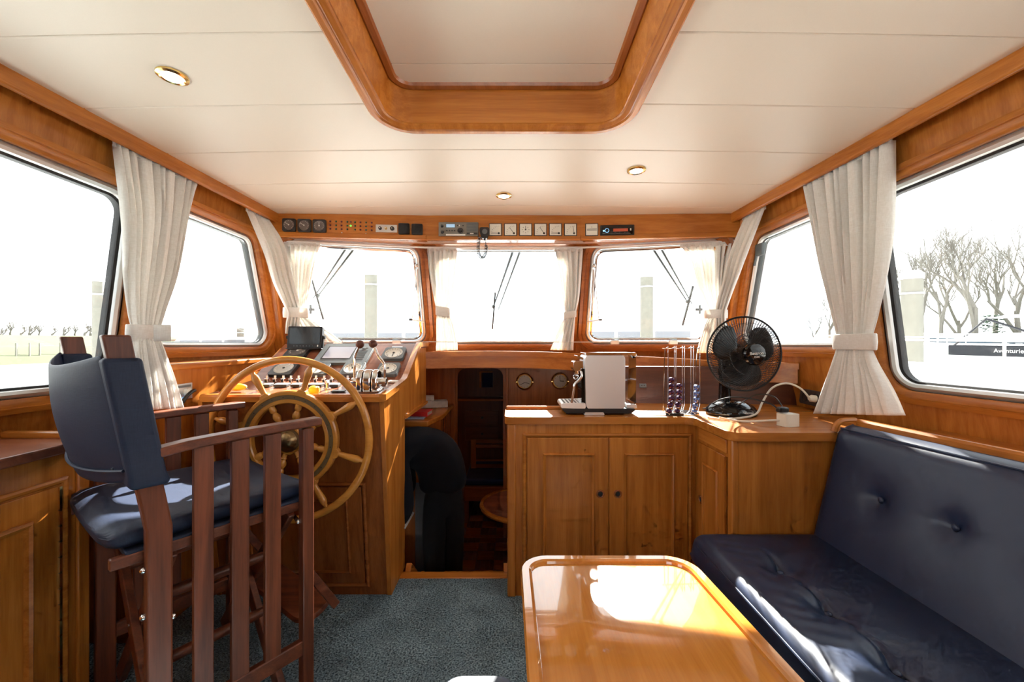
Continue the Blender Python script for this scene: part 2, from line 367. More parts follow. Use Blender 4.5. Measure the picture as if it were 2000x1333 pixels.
REAR = [(-0.75, 1.005), (1.765, 1.005), (1.765, 1.93 - 0.05 * 1.765), (-0.75, 1.93 + 0.05 * 0.75)]
FSIDE = [(1.91, 1.18), (2.745, 1.172), (2.445, 1.832), (1.91, 1.856)]
wall_poly = [(YB, -0.05), (2.2, -0.05), (2.2, -0.5), (5.0, -0.5), (5.0, 1.07), (2.86, 1.07), (2.45, 2.02), (YB, 2.2)]
nwin = 0
def window(poly, r, fmap, teak='teak_y', alu=0.03, hw_=0.052, label=None, seal='gasket', sw=0.008):
    global nwin
    nwin += 1; w = sempty('window_%d' % nwin, fmap(poly[0][0], poly[0][1], 0)); w['label'] = label
    g = wring(poly, r, fmap, [(0.0, 0.045), (0.0, -0.012), (-0.012, -0.018), (-hw_ * 0.55, -0.018), (-hw_ * 0.6, -0.026), (-hw_, -0.022), (-hw_, 0.004)]); g.build('wood_frame', teak, w, angle=30)
    g = wring(poly, r, fmap, [(0.0, 0.05), (0.0, 0.004), (alu * 0.5, -0.002), (alu * 0.9, 0.002), (alu, 0.012), (alu, 0.05)]); g.build('metal_frame', 'alu', w, angle=30)
    g = wring(poly, r, fmap, [(alu, 0.045), (alu, 0.013), (alu + sw, 0.019), (alu + sw, 0.045)]); g.build('rubber_seal', seal, w)
    MB().plate(rpoly(inset(poly, alu + 0.004), r - alu), [], fmap, 0.021, 0.027).build('glass_pane', 'window_glass', w)
    return w
for s, nm, words in ((-1, 'left', 'port'), (1, 'right', 'starboard')):
    f = side(s)
    wl = struct(MB().plate(wall_poly, [rpoly(REAR, 0.10), rpoly(FSIDE, [0.07, 0.09, 0.08, 0.07])], f, 0.0, 0.05).build('wall_' + nm, 'teak_z', smooth=False))
    wl['label'] = 'teak lined wall on the %s side' % nm
    window(REAR, 0.10, f, label='large rounded side window on the %s beside the sofa' % nm if s > 0 else 'large rounded side window on the left behind the chair')
    window(FSIDE, 0.085, f, alu=0.024, seal='midgrey', sw=0.004, label='smaller raked side window on the %s near the bow' % nm)
# windscreen in three facets
for s in (-1, 0, 1):
    f = front(s)
    if s: outer = [(0.52, 1.05), (1.62, 1.05), (1.56, 1.94), (0.52, 1.94)]; hole = [(0.575, 1.188), (1.405, 1.188), (1.375, 1.850), (0.575, 1.850)]
    else: outer = [(-0.52, 1.05), (0.52, 1.05), (0.52, 1.94), (-0.52, 1.94)]; hole = [(-0.465, 1.188), (0.465, 1.188), (0.465, 1.850), (-0.465, 1.850)]
    nm = {-1: 'wall_front', 0: 'wall_front', 1: 'wall_front'}[s]
    wl = struct(MB().plate(outer, [rpoly(hole, 0.085)], f, 0.0, 0.05).build(nm, 'sapele_z', smooth=False)); wl['label'] = 'wooden windscreen frame at the bow'
    wd = window(hole, 0.085, f, teak='sapele_x', alu=0.026, hw_=0.05, seal='midgrey', sw=0.004, label={-1: 'windscreen pane ahead of the steering wheel', 0: 'middle windscreen pane between two curtains', 1: 'windscreen pane above the coffee machine'}[s])
    if s:   # opening pane: chrome inner frame and hinges along the bottom
        wring(inset(hole, 0.032), 0.06, f, [(0.0, 0.012), (0.0, -0.006), (0.007, -0.010), (0.014, -0.006), (0.014, 0.012)]).build('chrome_rim', 'chrome', wd)
        for a in (0.78, 1.16):
            MB(frame(f(a, 1.200, -0.018), (1, 0, 0), (0, -1, 0))).box(-0.03, 0.03, -0.014, 0.014, 0, 0.02).build('hinge', 'whitemetal', wd, bevel=0.004)
        p0, p1, p2 = f(0.60, 1.70, -0.02), f(0.655, 1.36, -0.05), f(0.585, 1.345, -0.02)
        m = MB(); m.tube([p0, f(0.61, 1.42, -0.02)], 0.007, 8); m.tube([p0, p1], 0.0035, 6); m.tube([p1, p2], 0.006, 8); m.build('window_stay', 'alu', wd)
        m = MB(); m.tube([p1, p1 + V((-0.02 * -s, 0, 0))], 0.008, 8); m.build('stay_knob', 'darkgrey', wd)
        MB(frame(f(0.60, 1.72, -0.02), (1, 0, 0), (0, -1, 0))).lathe([(0.011, 0), (0.011, 0.012), (0.006, 0.018)], 12).build('stay_screw', 'alu', wd)
        q = f(1.29, 1.42, -0.012); m = MB(frame(q, (1, 0, 0), (0, -1, 0))); m.box(-0.022, 0.022, -0.008, 0.008, 0, 0.012); m.box(-0.006, 0.006, -0.030, 0.030, 0.010, 0.022); m.build('latch', 'midgrey', wd, bevel=0.003)
# wipers outside the windscreen
def wiper(s, a0, z0, a1, z1, label):
    f = front(s); t = thing('wiper', label, 'wiper', f(a1, z1, 0.06))
    MB().tube([f(a0, z0, 0.075), f(a1, z1, 0.075)], [0.009, 0.004], 6).build('wiper_arm', 'midgrey', t)
    MB().tube([f(a0 + 0.05, z0, 0.075), f(a1 + 0.035, z1 - 0.02, 0.075)], [0.008, 0.003], 6).build('link_rod', 'midgrey', t)
    m = MB(); m.bar(f(a1 + 0.015, z1 + 0.10, 0.062), f(a1 - 0.01, z1 - 0.16, 0.062), 0.010, 0.014, up=(0, 1, 0)); m.build('blade', 'darkgrey', t)
    MB().ball(f(a1, z1, 0.07), 0.014, 10, 6).build('pivot', 'midgrey', t)
    MB(frame(f(a0 + 0.02, z0 + 0.03, 0.06), (1, 0, 0), (0, -1, 0))).box(-0.05, 0.05, -0.03, 0.03, -0.03, 0.02).build('motor_box', 'midgrey', t, bevel=0.006)
wiper(-1, 1.00, 1.83, 1.27, 1.52, 'wiper outside the windscreen pane ahead of the steering wheel')
wiper(0, 0.05, 1.83, -0.09, 1.46, 'wiper outside the middle windscreen pane')
wiper(1, 0.98, 1.83, 1.245, 1.48, 'wiper outside the windscreen pane above the coffee machine')
# corner posts
for s in (-1, 1):
    m = MB(); a = side(s)(2.50, 1.99, -0.01); b = side(s)(2.87, 1.06, -0.01); m.bar(a, b, 0.10, 0.09, up=(0, 1, 0)); struct(m.build('trim_%d' % (3 + s), 'teak_z', bevel=0.012))
# aft bulkhead with an unseen window, added so skylight fills the cabin
wb = struct(MB().plate([(-2.0, -0.05), (2.0, -0.05), (2.0, 2.2), (-2.0, 2.2)], [rpoly(rect(-0.6, 0.6, 1.0, 1.8), 0.1)], lambda u, v, t: V((u, YB - t, v)), 0.0, 0.05).build('wall_back', 'teak_z', smooth=False))
window(rect(-0.6, 0.6, 1.0, 1.8), 0.1, lambda u, v, t: V((u, YB - t, v)), teak='teak_x', label='unseen window added in the aft bulkhead for sky fill')

# ceiling: slab with the hatch opening, panels below it, hatch surround
HX0, HX1, HY0, HY1 = XC - 0.475, XC + 0.505, -0.55, 1.628
HOLE = rect(HX0 + 0.02, HX1 - 0.02, HY0 + 0.02, HY1 - 0.02)
def xs(x0, x1, n=10): return [x0 + (x1 - x0) * k / n for k in range(n + 1)]
slab = [(x, YB) for x in xs(-1.95, 1.95, 14)] + [(x, 2.86) for x in xs(1.95, -1.95, 14)]
ce = struct(MB().plate(slab, [rpoly(HOLE, 0.13)], lambda u, v, t: ceil(u, v, t), 0.05, 0.09).build('ceiling', 'vinyl', smooth=False)); ce['label'] = 'cream vinyl panelled ceiling'
seams = [YB] + [1.141 + 0.318 * k for k in range(-7, 5)] + [2.60]
def cpanel(cols):                             # columns of (x, y0, y1) so the panel follows the camber
    m = MB(); m.loft([[ceil(x, y0), ceil(x, y1), ceil(x, y1, 0.013), ceil(x, y0, 0.013)] for x, y0, y1 in cols], cap=True); m.build('ceiling_panel', 'vinyl', ce, bevel=0.005, seg=3)
g = 0.0004
def edgex(s, y): return trimx(s, y) + s * 0.004
def strip(x0, x1, a, b, n=16): cpanel([(x, a, b) for x in xs(x0, x1, n)])
for a, b in zip(seams[:-1], seams[1:]):
    a += g; b -= g; L, R = edgex(-1, a), edgex(1, a)
    if a > HY1 or b < HY0: strip(L, R, a, b)
    elif b < HY1 - 0.16 and a > HY0 + 0.16: strip(L, HX0 + 0.01, a, b, 8); strip(HX1 - 0.01, R, a, b, 8)
    elif b > HY1:
        def low(x):
            e = min(x - HX0 - 0.01, HX1 - 0.01 - x)
            if e < 0: return a
            r_ = 0.14; return (HY1 - 0.01) - (r_ - sqrt(max(0, r_ * r_ - (r_ - e) ** 2)) if e < r_ else 0)
        X = sorted(set(xs(L, HX0 + 0.009, 8) + [HX0 + 0.01 + 0.14 * (1 - cos(k * pi / 16)) for k in range(9)] + xs(HX0 + 0.16, HX1 - 0.16, 6) + [HX1 - 0.01 - 0.14 * (1 - cos(k * pi / 16)) for k in range(9)] + xs(HX1 - 0.009, R, 8)))
        cpanel([(x, max(a, low(x)), b) for x in X])
    else: strip(L, HX0 + 0.01, a, b, 8); strip(HX1 - 0.01, R, a, b, 8)
hatch = thing('roof_hatch', 'teak framed roof hatch with rounded corners and cream lining', 'hatch', ceil(XC, HY1))
hr = rect(HX0, HX1, HY0, HY1)
cz = lambda u, v, t: ceil(u, v, t)
wring(hr, 0.15, cz, [(0.0, 0.004), (0.0, -0.012), (0.006, -0.017), (0.022, -0.017), (0.027, -0.012), (0.034, -0.014), (0.050, -0.010), (0.056, 0.0), (0.056, 0.006)], 10).build('lower_moulding', 'teak_y', hatch, angle=25)
wring(hr, 0.15, cz, [(0.046, -0.004), (0.046, 0.135), (0.070, 0.135), (0.058, -0.004)][::1], 10).build('lining_board', 'teak_x', hatch, angle=25)
wring(hr, 0.15, cz, [(0.060, 0.122), (0.075, 0.112), (0.092, 0.116), (0.098, 0.128), (0.098, 0.15), (0.060, 0.15)], 10).build('upper_moulding', 'sapele_y', hatch, angle=25)
hp = rpoly(inset(hr, 0.085), 0.075, 8)
for a, b in ((HY0, 0.12), (0.12, 0.78), (0.78, 1.437), (1.437, HY1)):
    poly = [(max(HX0 + 0.085, min(HX1 - 0.085, x)), y) for x, y in hp if a <= y <= b]
    poly = [p for p in hp if a <= p[1] <= b]
    lo = [(HX0 + 0.085, a + 0.001), (HX1 - 0.085, a + 0.001)] if a > HY0 + 0.1 else []; hi = [(HX1 - 0.085, b - 0.001), (HX0 + 0.085, b - 0.001)] if b < HY1 - 0.1 else []
    pp = sorted(poly + lo + hi, key=lambda p: math.atan2(p[1] - (max(a, HY0 + 0.085) + min(b, HY1 - 0.085)) / 2, (p[0] - XC)))
    MB().plate(pp, [], cz, 0.126, 0.150).build('lining_panel', 'vinyl', hatch, bevel=0.003)
MB().box(HX0 - 0.02, HX1 + 0.02, HY0 - 0.02, HY1 + 0.02, 2.215, 2.24).build('hatch_lid', 'hull', hatch)
# valance boards along the ceiling edge
for s, k in ((-1, 5), (1, 6)):
    m = MB(); L = []
    for d in (YB, 0.0, 1.2, 2.0, 2.515):
        x = trimx(s, d); z = ceil(x, d).z
        L.append([V((x, d, z + 0.010)), V((x, d, z - 0.050)), V((x + s * 0.006, d, z - 0.056)), V((x + s * 0.020, d, z - 0.056)), V((x + s * 0.026, d, z - 0.050)), V((x + s * 0.026, d, z + 0.010))])
    m.loft(L, cap=True); struct(m.build('trim_%d' % k, 'teak_y', smooth=False, bevel=0.003)); 
# recessed lamps
def lamp(x, d, label):
    c = ceil(x, d, -0.001); n = V((0, -0.05, -1)); t = thing('recessed_lamp', label, 'ceiling lamp', c, group='recessed lamps')
    M = frame(c, (1, 0, 0), n)
    MB(M).lathe([(0.030, -0.004), (0.030, 0.004), (0.034, 0.008), (0.043, 0.004), (0.044, -0.002)], 32).build('brass_ring', 'brass', t)
    MB(M).lathe([(0.031, -0.002), (0.030, 0.0042), (0.015, 0.0055), (0.001, 0.006)], 28).build('lamp_glass', 'lamp', t)
lamp(-1.081, 1.304, 'lit brass recessed lamp in the ceiling above the high chair')
lamp(0.595, 1.959, 'lit brass recessed lamp in the ceiling right of the hatch')
lamp(-0.045, 2.268, 'lit brass recessed lamp in the ceiling nearest the radio')

# ------------------------------------------------------------------ overhead instrument board
OJ = [(-1.56, 2.486), (-0.5375, 2.575), (0.431, 2.575), (1.50, 2.482)]
oc = thing('overhead_board', 'curved teak board for instruments above the windscreen', 'instrument board', (XC, 2.58, 1.85))
for (x0, d0), (x1, d1) in zip(OJ[:-1], OJ[1:]):
    m = MB(); m.hexa([V((x0, d0, 1.872)), V((x1, d1, 1.872)), V((x1, d1 + 0.02, 1.872)), V((x0, d0 + 0.02, 1.872)), V((x0, d0, 2.03)), V((x1, d1, 2.03)), V((x1, d1 + 0.02, 2.03)), V((x0, d0 + 0.02, 2.03))]); m.build('fascia', 'teak_x', oc, smooth=False)
    m = MB(); m.hexa([V((x0, d0 - 0.006, 1.846)), V((x1, d1 - 0.006, 1.846)), V((x1, d1 + 0.03, 1.846)), V((x0, d0 + 0.03, 1.846)), V((x0, d0 - 0.006, 1.876)), V((x1, d1 - 0.006, 1.876)), V((x1, d1 + 0.03, 1.876)), V((x0, d0 + 0.03, 1.876))]); m.build('lip', 'teak_x', oc, smooth=False, bevel=0.004)
    m = MB(); m.hexa([V((x0, d0 + 0.02, 1.846)), V((x1, d1 + 0.02, 1.846)), V((x1, 2.785 if abs(x1) < 1 else 2.53, 1.846)), V((x0, 2.785 if abs(x0) < 1 else 2.53, 1.846)), V((x0, d0 + 0.02, 1.858)), V((x1, d1 + 0.02, 1.858)), V((x1, 2.785 if abs(x1) < 1 else 2.53, 1.858)), V((x0, 2.785 if abs(x0) < 1 else 2.53, 1.858))]); m.build('soffit', 'teak_gloss', oc, smooth=False)
def ov(px, py):                               # place on the board seen at that picture position
    k = 0 if px < 833 else (1 if px < 1134 else 2); (x0, d0), (x1, d1) = OJ[k], OJ[k + 1]
    tx = (px - 1000) / FPX; sl = (d1 - d0) / (x1 - x0); d = (d0 - sl * x0) / (1 - sl * tx)
    o = P(px, py, d); r = V((x1 - x0, d1 - d0, 0)).normalized(); n = V((r.y, -r.x, 0))
    return frame(o, r, n), d / FPX
# indicator lights
cols = (645, 656.5, 667, 678.5, 685, 693.5, 704, 715, 726)
for j, cx in enumerate(cols):
    for r_, cy in enumerate((432.5, 440, 447)):
        if j == 4 and r_ == 2: continue
        M, q = ov(cx, cy + (cx - 645) * 0.035); mt = 'led_green_on' if (j == 4 and r_ == 1) else ('led_red' if j % 2 == 0 else 'led_green')
        if j == 4 and r_ == 0: mt = 'led_red'
        MB(M).lathe([(0.0058, -0.001), (0.0058, 0.002), (0.004, 0.0045), (0.001, 0.0055)], 10).build('indicator_light', mt, oc)
for cx, cy in ((668, 455), (715, 456.5)):
    M, q = ov(cx, cy); MB(M).lathe([(0.004, 0), (0.003, 0.003)], 10).build('screw', 'chrome', oc)
# round gauges in square black bezels
def bezel_gauge(nm, label, M, w, face, needle, ang, group, tick='white', rr=0.30, depth=0.014, back='darkgrey'):
    t = thing(nm, label, 'gauge', M.translation, group=group)
    MB(M).prism(rpoly(rect(-w / 2, w / 2, -w / 2, w / 2), w * 0.12, 4), -0.002, depth).build('bezel', back, t, bevel=0.002)
    R = w * 0.40
    MB(M).lathe([(R * 1.02, depth - 0.001), (R, depth + 0.002), (R * 0.93, depth + 0.0005), (0.0005, depth + 0.0005)], 28).build('dial', face, t)
    m = MB(M)
    for k in range(13):
        a = radians(225 - 270 * k / 12); m.bar((R * 0.74 * cos(a), R * 0.74 * sin(a), depth + 0.0012), (R * 0.88 * cos(a), R * 0.88 * sin(a), depth + 0.0012), R * 0.05, 0.0008)
    d = m.build('scale_marks', tick, t); d['kind'] = 'stuff'
    a = radians(ang); m = MB(M); m.bar((-R * 0.12 * cos(a), -R * 0.12 * sin(a), depth + 0.002), (R * 0.80 * cos(a), R * 0.80 * sin(a), depth + 0.002), R * 0.075, 0.001); m.build('needle', needle, t)
    MB(M).lathe([(R * 0.14, depth), (R * 0.12, depth + 0.003), (0.0005, depth + 0.0035)], 12).build('needle_cap', 'ink' if face != 'dial_dark' else needle, t)
    return t
for px, py, ang, nd, lab in ((566, 440.5, 148, 'white', 'round dark gauge at the left end of the overhead board'), (595.5, 441.5, 148, 'white', 'round dark gauge second from the left on the overhead board'), (625, 442.5, 90, 'white', 'rudder gauge beside the indicator lights on the overhead board')):
    M, q = ov(px, py); bezel_gauge('gauge', lab, M, 25 * q, 'dial_dark', nd, ang, 'dark gauges on the overhead board')
# switch plate
M, q = ov(755, 446.8); t = thing('switch_plate', 'metal plate with three knobs beside the small speakers', 'switch', M.translation)
MB(M).box(-20.5 * q, 20.5 * q, -7.5 * q, 7.5 * q, 0, 0.003).build('plate', 'alu', t, bevel=0.001)
for x, r_, mt in ((-12, 3.4, 'black'), (-1, 2.6, 'brass'), (11, 4.2, 'black')):
    MB(M).lathe([(r_ * q, 0.002), (r_ * q * 0.9, 0.012), (r_ * q * 0.5, 0.014), (0.0004, 0.014)], 14, (x * q, 0, 0)).build('knob', mt, t)
    MB(M).lathe([(1.3 * q, 0.0135), (1.1 * q, 0.017), (0.0003, 0.0175)], 10, (x * q, 0, 0)).build('knob_tip', 'chrome', t)
for px, py, lab in ((789.5, 448, 'small black speaker next to the knob plate'), (815, 449, 'small black speaker next to the radio')):
    M, q = ov(px, py); t = thing('speaker', lab, 'speaker', M.translation, group='small speakers on the overhead board')
    MB(M).prism(rpoly(rect(-10.5 * q, 10.5 * q, -10.5 * q, 10.5 * q), 2 * q, 4), 0, 0.014).build('case', 'black', t, bevel=0.002)
    m = MB(M)
    for k in range(1, 5): m.torus(1.8 * q * k, 0.0011, 24, 6, (0, 0, 0.0145))
    o = m.build('grille', 'darkgrey', t); o['kind'] = 'stuff'
# radio set
M, q = ov(896, 449); t = thing('radio_set', 'grey marine radio with display and slatted speaker', 'radio', M.translation)
MB(M).box(-38.5 * q, 38.5 * q, -13.5 * q, 13.5 * q, -0.01, 0.018).build('case', 'radiogrey', t, bevel=0.003)
MB(M).box(-23.5 * q, -7 * q, 3 * q, 9.3 * q, 0.016, 0.0195).build('display', 'screen_blue', t)
m = MB(M); m.prism(rpoly(rect(-25 * q, -5.5 * q, 1.6 * q, 10.5 * q), q, 3), 0.0178, 0.0186); m.build('display_frame', 'midgrey', t)
for x, y, r_ in ((-31.5, 5.5, 3.0), (-31, -6.3, 3.0), (3.8, -3.5, 5.9)):
    MB(M).lathe([(r_ * q, 0.017), (r_ * q * 0.92, 0.021), (r_ * q * 0.72, 0.022), (r_ * q * 0.66, 0.034), (0.0004, 0.034)], 20, (x * q, y * q, 0)).build('knob', 'darkgrey', t)
for k in range(4): MB(M).lathe([(1.5 * q, 0.017), (1.3 * q, 0.0215), (0.0003, 0.022)], 10, ((-22.2 + 5 * k) * q, -3.2 * q, 0)).build('button', 'darkgrey', t)
for x in (-1.5, 9): MB(M).lathe([(1.2 * q, 0.017), (1.0 * q, 0.021), (0.0003, 0.021)], 8, (x * q, 6.5 * q, 0)).build('button', 'ink', t)
MB(M).box(1 * q, 3 * q, 5.5 * q, 8 * q, 0.0178, 0.0188).build('badge', 'white', t)
MB(M).box(-24 * q, 13.5 * q, -12.7 * q, -10 * q, 0.0178, 0.0190).build('legend_strip', 'white', t)
for k in range(7): MB(M).box(16 * q, 37 * q, (-4.5 + 2.4 * k) * q, (-3.3 + 2.4 * k) * q, 0.0175, 0.0205).build('speaker_slat', 'midgrey', t)
MB(M).box(16 * q, 37 * q, -10.8 * q, -7.2 * q, 0.0175, 0.019).build('name_plate', 'darkgrey', t)
MB(M).box(22.5 * q, 29.5 * q, -10 * q, -8 * q, 0.0188, 0.0194).build('badge', 'white', t)
# hand microphone with coiled lead
M, q = ov(947, 456); M = M @ Matrix.Translation((0, 0, 0.02)); t = thing('hand_microphone', 'black hand microphone hanging on a coiled lead below the radio', 'microphone', M.translation)
MB(M).prism(rpoly([(-5.5 * q, -12 * q), (4.5 * q, -13 * q), (9.5 * q, 2 * q), (8 * q, 9 * q), (-9 * q, 9 * q), (-10 * q, 2 * q)], 3 * q, 4), -0.018, 0.016).build('body', 'black', t, bevel=0.004)
MB(M).lathe([(5.2 * q, 0.014), (5.0 * q, 0.0185), (0.0005, 0.019)], 20, (0.5 * q, 0.5 * q, 0)).build('grille', 'midgrey', t)
MB(M).lathe([(2 * q, -0.012), (2 * q, 0.012)], 10, (0, -14.5 * q, 0)).build('lead_boot', 'black', t)
path = smooth_path([P(937, 462, 2.545), P(934.5, 475, 2.545), P(934, 490, 2.545), P(936.5, 500, 2.545), P(941, 504, 2.545), P(946, 500, 2.545), P(949, 490, 2.545), P(949.5, 482, 2.545), P(949, 474, 2.545)], 10)
L = [0]
for a, b in zip(path[:-1], path[1:]): L.append(L[-1] + (b - a).length)
coil = []; n = 420
for k in range(n):
    sgl = L[-1] * 0.93 * k / (n - 1); j = max(i for i in range(len(L)) if L[i] <= sgl); j = min(j, len(path) - 2); d = (path[j + 1] - path[j]).normalized()
    c = path[j] + d * (sgl - L[j]); e = d.cross(V((0, 1, 0))).normalized(); a = 2 * pi * sgl / 0.0085
    coil.append(c + e * 0.009 * cos(a) + V((0, 1, 0)) * 0.009 * sin(a))
MB().tube(coil, 0.0024, 5).build('coiled_lead', 'black', t)
MB().tube([P(949, 483, 2.545), P(948.5, 472, 2.545)], 0.003, 6).build('straight_lead', 'midgrey', t)
# white square meters
def meter(px, py, ang, lab, cross=False, lines=False):
    M, q = ov(px, py); t = thing('panel_meter', lab, 'meter', M.translation, group='white square meters on the overhead board')
    w = 12.3 * q
    MB(M).box(-w, w, -w, w, -0.002, 0.008).build('frame', 'ink', t, bevel=0.001)
    MB(M).box(-w * 0.89, w * 0.89, -w * 0.87, w * 0.89, 0.007, 0.0092).build('face', 'dial_white', t)
    m = MB(M)
    if lines:
        for y in (0.07, -0.10): m.box(-w * 0.75, w * 0.8, (y - 0.035) * w, (y + 0.035) * w, 0.0090, 0.0098)
        m.box(-w * 0.02, w * 0.02, w * 0.3, w * 0.5, 0.009, 0.0098)
        m.build('needle', 'ink', t); return
    if cross:
        for k in range(8):
            a = k * pi / 4; m.box(w * (0.52 * cos(a) - 0.045), w * (0.52 * cos(a) + 0.045), w * (0.5 * sin(a) - 0.045), w * (0.5 * sin(a) + 0.045), 0.0090, 0.0097)
        m.build('scale_marks', 'ink', t)['kind'] = 'stuff'
        MB(M).box(-0.03 * w, 0.03 * w, 0, 0.55 * w, 0.0092, 0.0102).build('needle', 'ink', t); MB(M).lathe([(w * 0.12, 0.009), (w * 0.1, 0.012), (0.0003, 0.012)], 12).build('needle_cap', 'ink', t); return
    c = (w * 0.55, -w * 0.58)
    for k in range(7):
        a = radians(180 - 90 * k / 6); m.bar((c[0] + w * 1.08 * cos(a), c[1] + w * 1.08 * sin(a), 0.0094), (c[0] + w * 1.2 * cos(a), c[1] + w * 1.2 * sin(a), 0.0094), w * 0.05, 0.0006)
    m.build('scale_marks', 'ink', t)['kind'] = 'stuff'
    a = radians(ang); m = MB(M); m.bar((c[0], c[1], 0.0098), (c[0] + w * 1.15 * cos(a), c[1] + w * 1.15 * sin(a), 0.0098), w * 0.06, 0.0008); m.build('needle', 'ink', t)
    MB(M).lathe([(w * 0.17, 0.009), (w * 0.14, 0.012), (0.0003, 0.012)], 12, (c[0], c[1], 0)).build('needle_cap', 'ink', t)
nth = ('first', 'second', 'third', 'fourth', 'fifth', 'sixth')
for k, (px, ang) in enumerate(((967.5, 178), (997, 128), (1026.5, 0), (1055.5, 125), (1084.5, 178), (1114, 98))):
    meter(px, 449.5, ang, 'white square meter, %s to the right of the hand microphone' % nth[k], cross=(k == 2))
meter(1155.5, 449.5, 0, 'white square meter with two lines beside the car stereo', lines=True)
# car stereo
M, q = ov(1205, 450.5); t = thing('car_stereo', 'black car stereo with red display at the right of the overhead board', 'stereo', M.translation)
MB(M).box(-32.5 * q, 32.5 * q, -10 * q, 10 * q, -0.01, 0.012).build('case', 'black', t, bevel=0.002)
MB(M).box(-29 * q, 29 * q, -8 * q, 8 * q, 0.011, 0.016).build('front_plate', 'black_gloss', t, bevel=0.002)
MB(M).box(-8 * q, 20 * q, -3.2 * q, 2.4 * q, 0.0158, 0.0166).build('display', 'screen_red', t)
MB(M).torus(3.8 * q, 0.0014, 24, 6, (-20 * q, -1 * q, 0.017)).build('dial_ring', 'blue_led', t)
MB(M).lathe([(3.2 * q, 0.015), (3.0 * q, 0.024), (0.0004, 0.025)], 18, (-20 * q, -1 * q, 0)).build('volume_knob', 'black', t)
MB(M).lathe([(1.8 * q, 0.0155), (1.6 * q, 0.018), (0.0003, 0.018)], 12, (-26 * q, -1.4 * q, 0)).build('button', 'blue_led', t)
MB(M).box(-28 * q, 25 * q, -7.6 * q, -6.6 * q, 0.0158, 0.0164).build('legend_strip', 'midgrey', t)
for k in range(5): MB(M).box((-6 + 6 * k) * q, (-2 + 6 * k) * q, -5.8 * q, -4.2 * q, 0.0158, 0.0172).build('button', 'darkgrey', t)
MB(M).box(24 * q, 26.5 * q, -2 * q, 2.5 * q, 0.0158, 0.0168).build('button', 'dial_grey', t)
# curtain rail under the board
m = MB(); m.tube([V((-1.47, 2.540, 1.832)), V((-0.57, 2.72, 1.832)), V((0.48, 2.72, 1.832)), V((1.39, 2.540, 1.832))], 0.0065, 8)
tag(m.build('curtain_rail', 'whitemetal'), 'thin white curtain rail along the top of the windscreen', 'curtain rail')
m = MB(); m.tube([V((-0.62, 2.70, 1.205)), V((0.60, 2.70, 1.203))], 0.0022, 6)
tag(m.build('curtain_wire', 'whitemetal'), 'thin wire stretched low across the middle windscreen pane', 'wire')

# ------------------------------------------------------------------ shelf under the windscreen
SH = [(-0.5836, 2.73, 1.130), (-0.38, 2.775, 1.132), (-0.175, 2.80, 1.133), (0.02, 2.795, 1.131), (0.2085, 2.78, 1.128), (0.4725, 2.70, 1.117), (0.796, 2.60, 1.104), (1.0, 2.52, 1.095), (1.162, 2.42, 1.0875), (1.36, 2.34, 1.083), (1.575, 2.26, 1.08)]
sh = thing('windscreen_shelf', 'curved teak shelf with a deep apron under the windscreen', 'shelf', (0, 2.8, 1.13))
def back(x, z): return front(0 if abs(x - XC) < 0.52 else (1 if x > XC else -1))(abs(x - XC) if abs(x - XC) >= 0.52 else x - XC, z, 0).y + 0.01
m = MB(); m.loft([[V((x, d + 0.01, z - 0.022)), V((x, d + 0.01, z)), V((x, max(back(x, z), d + 0.03), z)), V((x, max(back(x, z), d + 0.03), z - 0.022))] for x, d, z in SH], cap=True); m.build('shelf_top', 'teak_x', sh, smooth=False)
m = MB(); m.loft([[V((x, d - 0.012, z - 0.026)), V((x, d - 0.012, z + 0.006)), V((x, d - 0.006, z + 0.010)), V((x, d + 0.012, z + 0.010)), V((x, d + 0.016, z + 0.004)), V((x, d + 0.016, z - 0.026))] for x, d, z in SH], cap=True); m.build('edge_rail', 'teak_x', sh, angle=25)
m = MB(); m.loft([[V((x, d - 0.002, z - 0.105)), V((x, d - 0.002, z - 0.022)), V((x, d + 0.014, z - 0.022)), V((x, d + 0.014, z - 0.105))] for x, d, z in SH], cap=True); m.build('apron', 'teak_x', sh, angle=25)
# foredeck above the lower cabin
dk = [(x, back(x, 1.06) - 0.015) for x in xs(-1.62, 1.62, 24)] + [(1.3, 5.2), (-1.4, 5.2)]
struct(MB().plate(dk, [], lambda u, v, t: V((u, v, t)), 1.035, 1.075).build('deck', 'hull', smooth=False))['label'] = 'white foredeck outside the windscreen'

# ------------------------------------------------------------------ port side: lining, locker
def mould(mb, M, x0, x1, y0, y1, w=0.016, h=0.009):   # proud rectangular moulding on a face
    mb.M = M
    mb.loft([[(x, y, z) for x, y in rect(x0 + i, x1 - i, y0 + i, y1 - i)] for i, z in ((0, -0.001), (0.001, h * 0.7), (w * 0.35, h), (w * 0.7, h * 0.8), (w, -0.001))], closed_v=True)
    return mb
ln = struct(MB().hexa([V((-1.468, 1.64, 0)), V((-1.468, 2.70, 0)), V((-1.75, 2.70, 0)), V((-1.75, 1.64, 0)), V((-1.463, 1.64, 1.083)), V((-1.463, 2.70, 1.083)), V((-1.75, 2.70, 1.083)), V((-1.75, 1.64, 1.083))]).build('trim_7', 'teak_z', smooth=False)); ln['label'] = 'teak side lining between locker and helm'
lt = struct(MB().box(-1.75, -1.447, 1.63, 2.62, 1.083, 1.110).build('trim_8', 'teak_y', bevel=0.006)); lt['label'] = 'narrow teak ledge below the side window near the helm'
LX = -1.45
lk = thing('side_locker', 'low teak side locker with hinged panel door behind the high chair', 'locker', (LX, 1.0, 0))
MB().hexa([V((LX, YB + 0.05, 0)), V((LX, 1.395, 0)), V((-1.80, 1.395, 0)), V((-1.86, YB + 0.05, 0)), V((LX, YB + 0.05, 0.848)), V((LX, 1.395, 0.848)), V((-1.74, 1.395, 0.848)), V((-1.86, YB + 0.05, 0.848))]).build('carcass', 'teak_z', lk, smooth=False)
